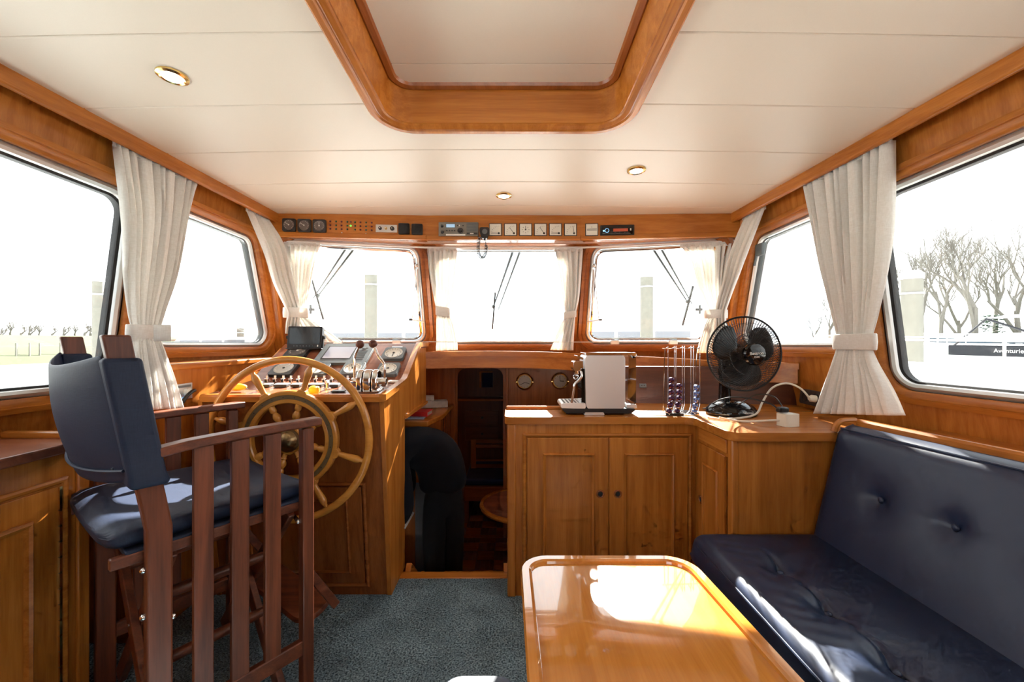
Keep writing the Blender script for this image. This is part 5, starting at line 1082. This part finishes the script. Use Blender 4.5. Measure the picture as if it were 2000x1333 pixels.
# closing wall under the wheelhouse floor
struct(MB().box(-1.7, 1.7, 2.12, 2.16, ZL - 0.05, -0.05).build('trim_10', 'dark_z'))
DX0, DX1, BD = -0.4455, -0.072, 3.35
bk = struct(MB().plate([(-1.5, ZL), (1.5, ZL), (1.5, 1.04), (-1.5, 1.04)], [rpoly([(DX0, ZL + 0.002), (DX1, ZL + 0.002), (DX1, 0.985), (DX0, 0.985)], [0.002, 0.002, 0.07, 0.07], 6)], lambda u, v, t: V((u, BD + t, v)), 0, 0.04).build('wall_bulkhead', 'sapele_z', smooth=False)); bk['label'] = 'dark wooden bulkhead with a doorway in the lower cabin'
for x0, x1 in ((-0.56, -0.462), (DX1 + 0.02, DX1 + 0.045)): MB().box(x0, x1, BD - 0.012, BD, ZL, 1.0).build('stile', 'sapele_z', bk, bevel=0.004)
# brass instruments on the bulkhead
def porthole_clock(px, py, lab, kind):
    c = P(px, py, BD); M = frame((c.x, BD, c.z), (1, 0, 0), (0, -1, 0)); t = thing(kind, lab, 'clock' if kind == 'clock' else 'barometer', c)
    MB(M).lathe([(0.070, 0), (0.070, 0.014), (0.064, 0.022), (0.057, 0.028), (0.053, 0.024), (0.052, 0.012), (0.0005, 0.012)], 40).build('brass_case', 'brass', t)
    MB(M).lathe([(0.0525, 0.011), (0.052, 0.0135), (0.0005, 0.0135)], 36).build('dial', 'dial_grey', t)
    for s in (-1, 1): MB(M).lathe([(0.006, 0.018), (0.006, 0.03), (0.0004, 0.031)], 10, (s * 0.066, -0.004, 0)).build('hinge_screw', 'brass', t)
    if kind == 'clock':
        MB(M).bar((0, 0, 0.016), (0.032, -0.001, 0.016), 0.006, 0.001).build('hour_hand', 'ink', t); MB(M).bar((0, 0, 0.017), (-0.003, 0.044, 0.017), 0.004, 0.001).build('minute_hand', 'ink', t)
    else:
        for a in (213, -15): MB(M).bar((0, -0.008, 0.016), (0.04 * cos(radians(a)), -0.008 + 0.03 * sin(radians(a)), 0.016), 0.004, 0.001).build('pointer', 'ink', t)
    m = MB(M)
    for k in range(12): a = k * pi / 6; m.bar((0.042 * cos(a), 0.042 * sin(a), 0.0145), (0.048 * cos(a), 0.048 * sin(a), 0.0145), 0.0025, 0.0006)
    m.build('scale_marks', 'ink', t)['kind'] = 'stuff'
porthole_clock(1024.5, 745.5, 'round brass barometer on the bulkhead above the worktop', 'barometer')
porthole_clock(1093.5, 744.5, 'round brass clock on the bulkhead next to the coffee machine', 'clock')
# forward cabin beyond the doorway
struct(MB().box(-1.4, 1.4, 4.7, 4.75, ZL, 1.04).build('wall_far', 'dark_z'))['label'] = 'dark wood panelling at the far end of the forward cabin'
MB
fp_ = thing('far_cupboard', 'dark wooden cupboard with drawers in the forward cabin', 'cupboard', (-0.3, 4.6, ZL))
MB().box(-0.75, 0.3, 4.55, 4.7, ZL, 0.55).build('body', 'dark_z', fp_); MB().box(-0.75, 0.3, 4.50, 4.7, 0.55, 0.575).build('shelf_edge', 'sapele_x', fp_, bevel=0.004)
for z in (0.18, 0.36): 
    d_ = MB().box(-0.52, -0.15, 4.538, 4.552, z - 0.075, z + 0.075).build('drawer', 'dark_x', fp_, bevel=0.003); MB(frame((-0.33, 4.538, z), (1, 0, 0), (0, -1, 0))).lathe([(0.014, 0), (0.012, 0.006), (0.0004, 0.006)], 12).build('knob', 'ink', d_)
fr = thing('picture_frame', 'small wooden frame hanging in the dark forward cabin', 'frame', (-0.28, 4.69, 0.78))
for a, b in (((-0.36, 0.86), (-0.22, 0.86)), ((-0.36, 0.68), (-0.36, 0.86))): MB().bar((a[0], 4.68, a[1]), (b[0], 4.68, b[1]), 0.02, 0.05, up=(0, 1, 0)).build('frame_bar', 'sapele_x', fr)
MB().box(-0.34, -0.22, 4.685, 4.698, 0.68, 0.85).build('picture', 'blue_cushion', fr)
be = thing('cabin_bench', 'low cabin bench with a blue cushion beyond the doorway', 'bench', (-0.2, 3.7, ZL))
MB().box(-0.42, 0.2, 3.60, 4.2, -0.20, -0.075).build('bench_box', 'sapele_x', be, bevel=0.004); MB().box(-0.42, 0.2, 3.63, 4.2, -0.075, -0.015).build('cushion', 'blue_cushion', be, bevel=0.02, seg=3)
for x in (-0.40, 0.18): MB().box(x - 0.02, x + 0.02, 3.62, 4.18, ZL, -0.2).build('bench_leg', 'dark_z', be)
ra = thing('wooden_rack', 'open wooden rack standing on the blue bench cushion', 'rack', (-0.23, 3.95, -0.015))
for x in (-0.37, -0.06): MB().box(x - 0.025, x + 0.025, 3.93, 3.97, -0.013, 0.26).build('upright', 'sapele_z', ra, bevel=0.003)
for z, h in ((0.005, 0.016), (0.06, 0.008), (0.195, 0.014), (0.245, 0.014)): MB().box(-0.345, -0.085, 3.935, 3.965, z - h, z + h).build('cross_bar', 'sapele_x', ra, bevel=0.002)
rt = thing('round_table', 'small round wooden table in the lower cabin', 'table', (0.075, 2.98, ZL))
MB().lathe([(0.29, -0.02), (0.305, -0.012), (0.305, 0.006), (0.295, 0.010), (0.280, 0.006), (0.0005, 0.004)], 56, (0.075, 2.98, 0.02)).build('table_top', 'panelwood', rt)
MB().lathe([(0.305, -0.014), (0.310, 0.0), (0.305, 0.012), (0.284, 0.013), (0.282, 0.005), (0.29, -0.014)], 56, (0.075, 2.98, 0.022)).build('table_rim', 'teak_x', rt)
MB().lathe([(0.14, 0.0), (0.14, 0.015), (0.03, 0.03), (0.03, 0.41)], 20, (0.075, 2.98, ZL)).build('pedestal', 'dark_z', rt)
# cabin galley counter on the port side
gc = thing('cabin_counter', 'dark wooden counter with papers in the lower cabin', 'counter', (-0.9, 2.95, ZL))
MB().prism([(-1.35, 2.63), (-0.55, 2.63), (-0.495, 2.86), (-0.495, 3.34), (-1.35, 3.34)], ZL, 0.665).build('carcass', 'sapele_z', gc, smooth=False)
MB().prism([(-1.35, 2.605), (-0.535, 2.605), (-0.478, 2.85), (-0.478, 3.345), (-1.35, 3.345)], 0.665, 0.70).build('counter_top', 'teak_x', gc, bevel=0.006)
MB().box(-0.62, -0.548, 2.622, 2.632, ZL + 0.03, 0.30).build('grey_door', 'greydoor', gc, bevel=0.003)
bkx = thing('red_book', 'red book lying on the cabin counter', 'book', (-0.63, 2.75, 0.712)); Mb = Matrix.Translation((-0.635, 2.76, 0.712)) @ Matrix.Rotation(-0.1, 4, 'Z')
MB(Mb).box(-0.085, 0.085, -0.06, 0.06, 0.0, 0.004).build('cover', 'red', bkx); MB(Mb).box(-0.082, 0.080, -0.057, 0.057, 0.004, 0.026).build('pages', 'paper', bkx); MB(Mb).box(-0.085, 0.085, -0.062, 0.06, 0.026, 0.030).build('cover', 'red', bkx); MB(Mb).box(-0.088, 0.086, -0.064, -0.056, 0.0, 0.030).build('spine', 'red', bkx, bevel=0.002)
tag(MB(Matrix.Translation((-0.65, 2.735, 0.701))).box(-0.10, 0.075, -0.075, 0.075, 0, 0.010).build('magazine', 'paleblue', bevel=0.001), 'pale blue magazine under the red book', 'magazine')
tag(MB(Matrix.Translation((-0.60, 3.16, 0.701)) @ Matrix.Rotation(0.25, 4, 'Z')).prism([(-0.12, -0.05), (0.10, -0.05), (0.10, 0.05), (-0.12, 0.05)], 0, 0.05).build('newspaper', 'paper', bevel=0.004), 'stack of grey newspaper at the back of the cabin counter', 'newspaper')
tag(MB(Matrix.Translation((-0.63, 3.17, 0.752))).prism([(-0.06, -0.04), (0.035, -0.04), (0.02, 0.04), (-0.06, 0.04)], 0, 0.035).build('folded_paper', 'paper', bevel=0.004), 'folded paper on top of the newspaper stack', 'paper')

# ------------------------------------------------------------------ person bending in the lower cabin
def skin(name, mat, parent, verts, edges, sub=2):
    me = bpy.data.meshes.new(name); me.from_pydata([v[0] for v in verts], edges, []); me.materials.append(MATS[mat])
    o = bpy.data.objects.new(name, me); COL.objects.link(o)
    md = o.modifiers.new('skin', 'SKIN'); md.use_smooth_shade = True
    for k, v in enumerate(verts):
        r_ = v[1]; me.skin_vertices[0].data[k].radius = r_ if isinstance(r_, tuple) else (r_, r_)
    me.skin_vertices[0].data[0].use_root = True
    s_ = o.modifiers.new('sub', 'SUBSURF'); s_.levels = sub; s_.render_levels = sub
    o.parent = parent; o.matrix_parent_inverse = WM[parent.name].inverted()
    return o
pe = thing('person', 'person in dark sweater and jeans bending over in the lower cabin', 'person', (-0.42, 2.42, ZL))
hip = V((-0.415, 2.43, 0.44)); ch1 = V((-0.52, 2.42, 0.59)); sho = V((-0.66, 2.40, 0.61)); nk = V((-0.745, 2.38, 0.555)); hd = V((-0.80, 2.36, 0.47))
# body: pelvis, legs, torso, neck, head, arms, hands with fingers
bv = [(hip, 0.065), ((-0.45, 2.425, 0.53), 0.075), (ch1, 0.085), (sho, 0.075), (nk, 0.055), (hd + V((0.01, 0, 0.04)), 0.085), (hd - V((0.015, 0.01, 0.045)), 0.07),
      ((-0.435, 2.41, 0.36), 0.045), ((-0.455, 2.36, 0.02), 0.045), ((-0.45, 2.40, -0.33), 0.036), ((-0.47, 2.31, -0.38), 0.033),
      ((-0.37, 2.45, 0.36), 0.045), ((-0.35, 2.44, 0.02), 0.045), ((-0.355, 2.47, -0.33), 0.036), ((-0.365, 2.37, -0.38), 0.033),
      ((-0.645, 2.28, 0.56), 0.045), ((-0.585, 2.24, 0.30), 0.038), ((-0.70, 2.24, 0.17), 0.03), ((-0.76, 2.25, 0.15), 0.03),
      ((-0.68, 2.52, 0.54), 0.045), ((-0.64, 2.55, 0.30), 0.038), ((-0.76, 2.52, 0.18), 0.03), ((-0.82, 2.50, 0.16), 0.03)]
be_ = [(0, 1), (1, 2), (2, 3), (3, 4), (4, 5), (5, 6), (0, 7), (7, 8), (8, 9), (9, 10), (0, 11), (11, 12), (12, 13), (13, 14), (3, 15), (15, 16), (16, 17), (17, 18), (3, 19), (19, 20), (20, 21), (21, 22)]
for hnd in (18, 22):
    p = V(bv[hnd][0])
    for k, (dy, ln_) in enumerate(((-0.026, 0.05), (-0.009, 0.058), (0.009, 0.054), (0.026, 0.044))):
        i0 = len(bv); bv += [(p + V((-0.035, dy, -0.004)), 0.009), (p + V((-0.035 - ln_ * 0.6, dy, -0.020)), 0.008), (p + V((-0.035 - ln_, dy, -0.045)), 0.007)]; be_ += [(hnd, i0), (i0, i0 + 1), (i0 + 1, i0 + 2)]
    i0 = len(bv); bv += [(p + V((0.0, -0.038, 0.0)), 0.010), (p + V((-0.035, -0.055, -0.015)), 0.009)]; be_ += [(hnd - 1, i0), (i0, i0 + 1)]
bo = skin('body', 'skin', pe, bv, be_)
skin('sweater', 'sweater', pe, [((-0.405, 2.43, 0.30), (0.118, 0.15)), ((-0.41, 2.43, 0.40), (0.128, 0.155)), ((-0.425, 2.43, 0.50), (0.130, 0.16)), ((-0.49, 2.425, 0.575), (0.130, 0.165)), ((-0.58, 2.415, 0.61), (0.118, 0.17)), ((-0.67, 2.40, 0.60), (0.09, 0.12)), ((-0.735, 2.385, 0.56), (0.066, 0.066)),
      ((-0.645, 2.27, 0.57), 0.072), ((-0.60, 2.23, 0.42), 0.064), ((-0.585, 2.23, 0.28), 0.058), ((-0.645, 2.235, 0.20), 0.050), ((-0.70, 2.24, 0.165), 0.042), ((-0.68, 2.53, 0.55), 0.07), ((-0.645, 2.555, 0.29), 0.058), ((-0.76, 2.52, 0.175), 0.042)],
     [(0, 1), (1, 2), (2, 3), (3, 4), (4, 5), (5, 6), (4, 7), (7, 8), (8, 9), (9, 10), (10, 11), (4, 12), (12, 13), (13, 14)])
skin('trousers', 'denim', pe, [((-0.405, 2.43, 0.44), (0.100, 0.115)), ((-0.405, 2.43, 0.32), (0.112, 0.125)), ((-0.45, 2.405, 0.22), 0.080), ((-0.452, 2.37, 0.02), 0.070), ((-0.45, 2.40, -0.20), 0.060), ((-0.45, 2.41, -0.36), 0.060), ((-0.355, 2.455, 0.22), 0.080), ((-0.352, 2.44, 0.02), 0.070), ((-0.355, 2.465, -0.20), 0.060), ((-0.355, 2.475, -0.36), 0.060)],
     [(0, 1), (1, 2), (2, 3), (3, 4), (4, 5), (1, 6), (6, 7), (7, 8), (8, 9)])
MB(Matrix.Translation(hd + V((0.0, 0.012, 0.035)))).ball((0, 0, 0), 0.098, 18, 12, (0.98, 1.0, 1.0)).build('hair', 'hair', pe)
MB(Matrix.Translation(hd + V((-0.085, -0.03, -0.03)))).ball((0, 0, 0), 0.02, 10, 8, (1.0, 0.7, 1.2)).build('nose', 'skin', pe)
for y in (-0.045, 0.025): MB(Matrix.Translation(hd + V((-0.078, y, 0.005)))).ball((0, 0, 0), 0.009, 8, 6).build('eye', 'white', pe)
MB(Matrix.Translation(hd + V((0.0, -0.100, 0.0)))).ball((0, 0, 0), 0.03, 12, 8, (0.6, 0.35, 1.0)).build('ear', 'skin', pe)
MB(Matrix.Translation(hd + V((-0.078, -0.012, -0.062)))).ball((0, 0, 0), 0.022, 10, 6, (0.5, 1.2, 0.3)).build('mouth', 'ballwood', pe)
for x, y in ((-0.46, 2.33), (-0.36, 2.39)): MB(Matrix.Translation((x, y, ZL + 0.035))).ball((0, 0, 0), 0.06, 14, 8, (0.75, 2.0, 0.6)).build('shoe', 'ink', pe)
t = tag(MB(Matrix.Translation((-0.70, 2.28, 0.30)) @ Matrix.Rotation(0.6, 4, 'Y')).box(-0.02, 0.16, -0.10, 0.10, -0.002, 0.002).build('sheet_of_paper', 'paper'), 'grey sheet held beside the bending person', 'paper')

# ------------------------------------------------------------------ outside: water, dyke, trees, piles, boats
ZW = -1.1
wtr = struct(MB().box(-300, 300, -120, 400, ZW - 0.5, ZW).build('ground', 'water')); wtr['label'] = 'pale water of the harbour'
dy = MB(); prof = [(-48, ZW - 0.2), (-50, -0.6), (-53.5, 0.55), (-55, 0.60), (-57, 0.75), (-62, 1.9), (-66, 2.0), (-75, 0.5), (-120, 0.3), (-120, ZW - 0.4)]
dy.loft([[(x + 0.03 * (y - 40), y, z) for x, z in prof] for y in (-60, 0, 40, 80, 140, 240)], cap=True)
struct(dy.build('ground', 'grass'))['label'] = 'grassy dyke across the water on the left'
bank = MB(); bank.loft([[(x, y, z) for x, z in ((24, ZW - 0.2), (27, -0.3), (60, 0.2), (60, ZW - 0.4))] for y in (-40, 20, 60, 140)], cap=True)
struct(bank.build('ground', 'grass'))['label'] = 'wooded bank on the right'
for k, (px, d) in enumerate(((32, 42), (58, 43), (78, 44), (118, 46), (160, 49))):
    c = P(px, 690, d); o = MB().box(c.x - 0.06, c.x + 0.06, c.y - 0.06, c.y + 0.06, -0.9, 1.0).build('fence_post', 'pile'); tag(o, 'fence post on the grassy dyke beyond the left window', 'post', 'fence posts on the dyke')
def tree_mesh(h, seed, depth=5, spread=0.55, r0=0.16):
    rnd = random.Random(seed); m = MB()
    def grow(p, d, ln_, r_, k):
        q = p + d * ln_ * 0.5 + V((rnd.uniform(-1, 1), rnd.uniform(-1, 1), 0)) * ln_ * 0.05; e = p + d * ln_; m.tube([p, q, e], [r_, r_ * 0.85, r_ * 0.65], 4 if k > 1 else 6, cap=False)
        if k == depth: return
        for _ in range(rnd.choice((2, 3, 3))):
            a = V((rnd.uniform(-1, 1), rnd.uniform(-1, 1), rnd.uniform(0.1, 1.0))).normalized(); nd = (d * (1 - spread) + a * spread + V((0, 0, 0.12))).normalized()
            grow(p + d * ln_ * rnd.uniform(0.55, 1.0), nd, ln_ * rnd.uniform(0.58, 0.82), r_ * 0.58, k + 1)
    grow(V((0, 0, 0)), V((0, 0, 1)), h * 0.30, r0, 0)
    return m
kinds = [tree_mesh(10, s_, 7, 0.48, 0.17).build('bare_tree', 'bark') for s_ in (11, 12, 13)]
far_kinds = [tree_mesh(10, s_, 5, 0.62, 0.55).build('bare_tree', 'bark') for s_ in (21, 22, 23)]
def plant(k, loc, sc, rz, lab, grp, fresh):
    src = (far_kinds if 'dyke' in grp else kinds)[k]; o = src if fresh else src.copy()
    if not fresh: COL.objects.link(o)
    o.location = loc; o.scale = (sc,) * 3; o.rotation_euler = (0, 0, rz); tag(o, lab, 'tree', grp)
used = set()
spots = [(1905, 30, 1.35, 'tall bare tree in the middle of the right window'), (1838, 32, 1.15, 'slim bare tree between pile and tall tree'), (1985, 31, 1.3, 'bare tree at the right edge of the picture'), (1800, 36, 1.3, 'pale bare tree just behind the wooden pile'), (1945, 36, 1.3, 'bare tree with ivy trunks behind the canopied boat'), (1872, 40, 1.2, 'low bare tree behind the blue shed'), (1620, 48, 1.0, 'pale distant tree behind the right curtain'), (1590, 50, 0.6, 'pale low tree behind the table fan')]
for i, (px, d, sc, lab) in enumerate(spots):
    k = i % 3; plant(k, ((px - 1000) / FPX * d, d, -0.4), sc, i * 1.7, lab, 'bare trees on the bank', k not in used); used.add(k)
rnd = random.Random(5)
for i in range(14):
    px = -60 + 20 * i + rnd.uniform(-6, 6); d = 62 + rnd.uniform(-2, 6); plant(i % 3, ((px - 1000) / FPX * d, d, 1.4), rnd.uniform(0.30, 0.42), i * 2.1, 'bare tree in the row on top of the dyke', 'tree row on the dyke', i < 3)
# ivy on a trunk
for px, d, lab in ((1927, 29.5, 'dark ivy on the left trunk behind the canopied boat'), (1948, 30.5, 'dark ivy clump on the trunk stump')):
    c = P(px, 640, d); m = MB(); r_ = random.Random(int(px))
    for _ in range(260):
        p = c + V((r_.uniform(-0.28, 0.28), r_.uniform(-0.28, 0.28), r_.uniform(-1.9, 0.9))); a = r_.uniform(0, 6.3); u = V((cos(a), sin(a), 0.3)) * 0.12; w_ = V((-sin(a), cos(a), 0.2)) * 0.09
        i_ = m.pts([p - u, p - w_, p + u, p + w_]); m.f.append(i_)
    o = m.build('ivy', 'ivy', smooth=False); o['kind'] = 'stuff'; o['label'] = lab; o['category'] = 'ivy'
def pile(px, d, ytop, r_, lab, mat='pile'):
    x = (px - 1000) / FPX * d; zt = EYE + (666.5 - ytop) * d / FPX; t = thing('mooring_pile', lab, 'pile', (x, d, ZW), group='mooring piles')
    MB().lathe([(r_ * 1.08, ZW), (r_ * 1.02, 0.5), (r_, zt - 0.03)], 18, (x, d, 0)).build('post', mat, t); MB().lathe([(r_ * 1.08, zt - 0.12), (r_ * 1.10, zt - 0.02), (r_ * 0.8, zt + 0.04), (0.001, zt + 0.05)], 18, (x, d, 0)).build('cap', 'hull', t); MB().torus(r_ * 1.04, 0.02, 20, 6, (x, d, zt - 0.4)).build('band', 'alu', t)
pile(1780, 8.0, 534, 0.17, 'thick mooring pile outside the right window'); pile(725, 12.0, 530, 0.18, 'pale mooring pile ahead of the steering wheel'); pile(1263, 12.0, 534, 0.18, 'pale mooring pile above the coffee machine'); pile(470, 26.0, 638, 0.20, 'short mooring pile outside the left front window'); pile(192, 9.0, 540, 0.10, 'thin pile at the front edge of the left window')
def boat(lab, loc, rz, ln_, bm_, dk, cab=None, canopy=False, rail=True, name='motor_boat', rh=0.30):
    t = thing(name, lab, 'boat', loc, rz, group='moored boats'); M = WM[t.name]
    L = []
    for k in range(13):
        u = k / 12; y = -ln_ / 2 + ln_ * u; b = bm_ / 2 * (1 - max(0, (u - 0.55) / 0.45) ** 2.2) * (0.92 + 0.08 * min(1, u * 4)); b = max(b, 0.02); zz = dk + 0.35 * max(0, u - 0.4) ** 2
        L.append([(-b, y, zz), (-b * 0.97, y, dk * 0.4), (-b * 0.75, y, -0.35), (0, y, -0.55), (b * 0.75, y, -0.35), (b * 0.97, y, dk * 0.4), (b, y, zz), (b * 0.6, y, zz + 0.03), (0, y, zz + 0.05), (-b * 0.6, y, zz + 0.03)])
    MB(M).loft(L, cap=True).build('hull', 'hull', t, angle=50)
    if cab:
        c0, c1, ch_ = cab; w_ = bm_ * 0.36
        m = MB(M); m.hexa([(-w_, c0, dk), (w_, c0, dk), (w_, c1, dk + 0.05), (-w_, c1, dk + 0.05), (-w_ * 0.85, c0 + 0.1, dk + ch_), (w_ * 0.85, c0 + 0.1, dk + ch_), (w_ * 0.8, c1 - 0.7 * ch_, dk + ch_), (-w_ * 0.8, c1 - 0.7 * ch_, dk + ch_)]); m.build('cabin', 'hull', t, bevel=0.06, seg=3)
        for s in (-1, 1):
            for q in range(3):
                y0 = c0 + 0.3 + (c1 - c0 - 0.9) * q / 3; y1 = y0 + (c1 - c0 - 0.9) / 3 - 0.15; m = MB(M); x0 = w_ * 0.955 * s; m.hexa([(x0 - 0.02, y0, dk + ch_ * 0.35), (x0 + 0.025 * s + 0.0, y0, dk + ch_ * 0.35), (x0 + 0.025 * s, y1, dk + ch_ * 0.35), (x0 - 0.02, y1, dk + ch_ * 0.35), (x0 - 0.06 * s - 0.02, y0, dk + ch_ * 0.8), (x0 - 0.03 * s, y0, dk + ch_ * 0.8), (x0 - 0.03 * s, y1, dk + ch_ * 0.8), (x0 - 0.06 * s - 0.02, y1, dk + ch_ * 0.8)]); m.build('cabin_window', 'tinted', t)
    if rail:
        for s in (-1, 1):
            pts = [(s * max(bm_ / 2 * (1 - max(0, (u - 0.55) / 0.45) ** 2.2) * 0.94, 0.03), -ln_ / 2 + ln_ * u, dk + rh + 0.35 * max(0, u - 0.4) ** 2) for u in [k / 20 for k in range(1, 20)]]
            MB(M).tube(pts, 0.012, 6).build('hand_rail', 'whitemetal', t)
            for q in pts[::3]: MB(M).tube([(q[0], q[1], q[2] - rh), q], 0.010, 6).build('stanchion', 'whitemetal', t)
    if canopy:
        w_ = bm_ * 0.40; y0, y1 = -ln_ * 0.42, -ln_ * 0.02; zt = dk + 0.75
        m = MB(M); m.loft([[(-w_ * 0.9, y, zt - 0.08), (-w_ * 0.5, y, zt), (0, y, zt + 0.04), (w_ * 0.5, y, zt), (w_ * 0.9, y, zt - 0.08)] for y in (y0, (y0 + y1) / 2, y1)], closed_u=False); m.build('canopy_roof', 'tinted', t, solid=0.02)
        for s in (-1, 1):
            for a, b in ((y0, (y0 + y1) / 2), (y1, (y0 + y1) / 2), (y1, y1 + 0.6)): MB(M).tube([(s * w_ * 0.9, a, zt - 0.08), (s * w_, b, dk)], 0.025, 6).build('canopy_frame', 'canopy', t)
            MB(M).box(s * bm_ * 0.515 - 0.04, s * bm_ * 0.515 + 0.02, y0, y1 + 0.4, dk - 0.22, dk + 0.03).build('name_board', 'canopy', t)
    return t
boat('near white boat alongside outside the right window', (5.35, 3.2, -0.16), 0.0, 10.0, 3.2, 0.97, rh=0.40)
nb = boat('white boat with dark canopy frame at the right edge', (12.6, 10.2, 0.0), radians(4), 8.0, 3.0, 1.08, canopy=True)
text('Avonturiers', WM[nb.name] @ frame((-3.0 * 0.515 - 0.046, -1.0, 0.985), (0, -1, 0), (-1, 0, 0)), 0.13, 'hull', nb)
boat('white boat seen low through the right front side window', (9.8, 14.6, -0.2), radians(-5), 6.0, 2.4, 1.2, cab=(-2.0, 1.4, 0.25))
boat('pale cabin boat behind the pile ahead of the steering wheel', (-5.2, 17.0, -0.2), radians(80), 9.0, 3.0, 1.0, cab=(-3.0, 2.6, 0.9), rail=False)
boat('pale cruiser behind the pile above the coffee machine', (5.6, 20.5, -0.2), radians(78), 10.0, 3.2, 1.1, cab=(-3.2, 2.8, 0.95))
boat('low white boat outside the left front side window', (-14.5, 20.3, -0.3), radians(80), 8.0, 2.8, 1.0, cab=(-2.6, 2.0, 0.7), rail=False)
sd = thing('boat_shed', 'blue boat shed on the bank behind the canopied boat', 'shed', (31.0, 27.0, -0.3), 0.3); Msd = WM[sd.name]
MB(Msd).box(-2.4, 2.4, -1.5, 1.5, 0.0, 1.75).build('wall', 'boatblue', sd); MB(Msd).box(-2.6, 2.6, -1.7, 1.7, 1.75, 1.9).build('roof', 'hull', sd)
for x in (-1.2, 0.2, 1.5): MB(Msd).box(x - 0.4, x + 0.4, -1.56, -1.49, 0.5, 1.4).build('window', 'tinted', sd)
jt = thing('jetty', 'white jetty with posts low outside the left front window', 'jetty', (-12, 24.5, ZW))
MB().box(-22, -9.5, 24.0, 25.2, 0.35, 0.5).build('deck_boards', 'hull', jt)
for k in range(6): MB().lathe([(0.1, ZW), (0.1, 1.35), (0.001, 1.4)], 10, (-21 + 2.1 * k, 24.1, 0)).build('post', 'pile', jt)
MB().box(-22, -9.5, 24.05, 24.12, 1.22, 1.30).build('hand_rail', 'board', jt)
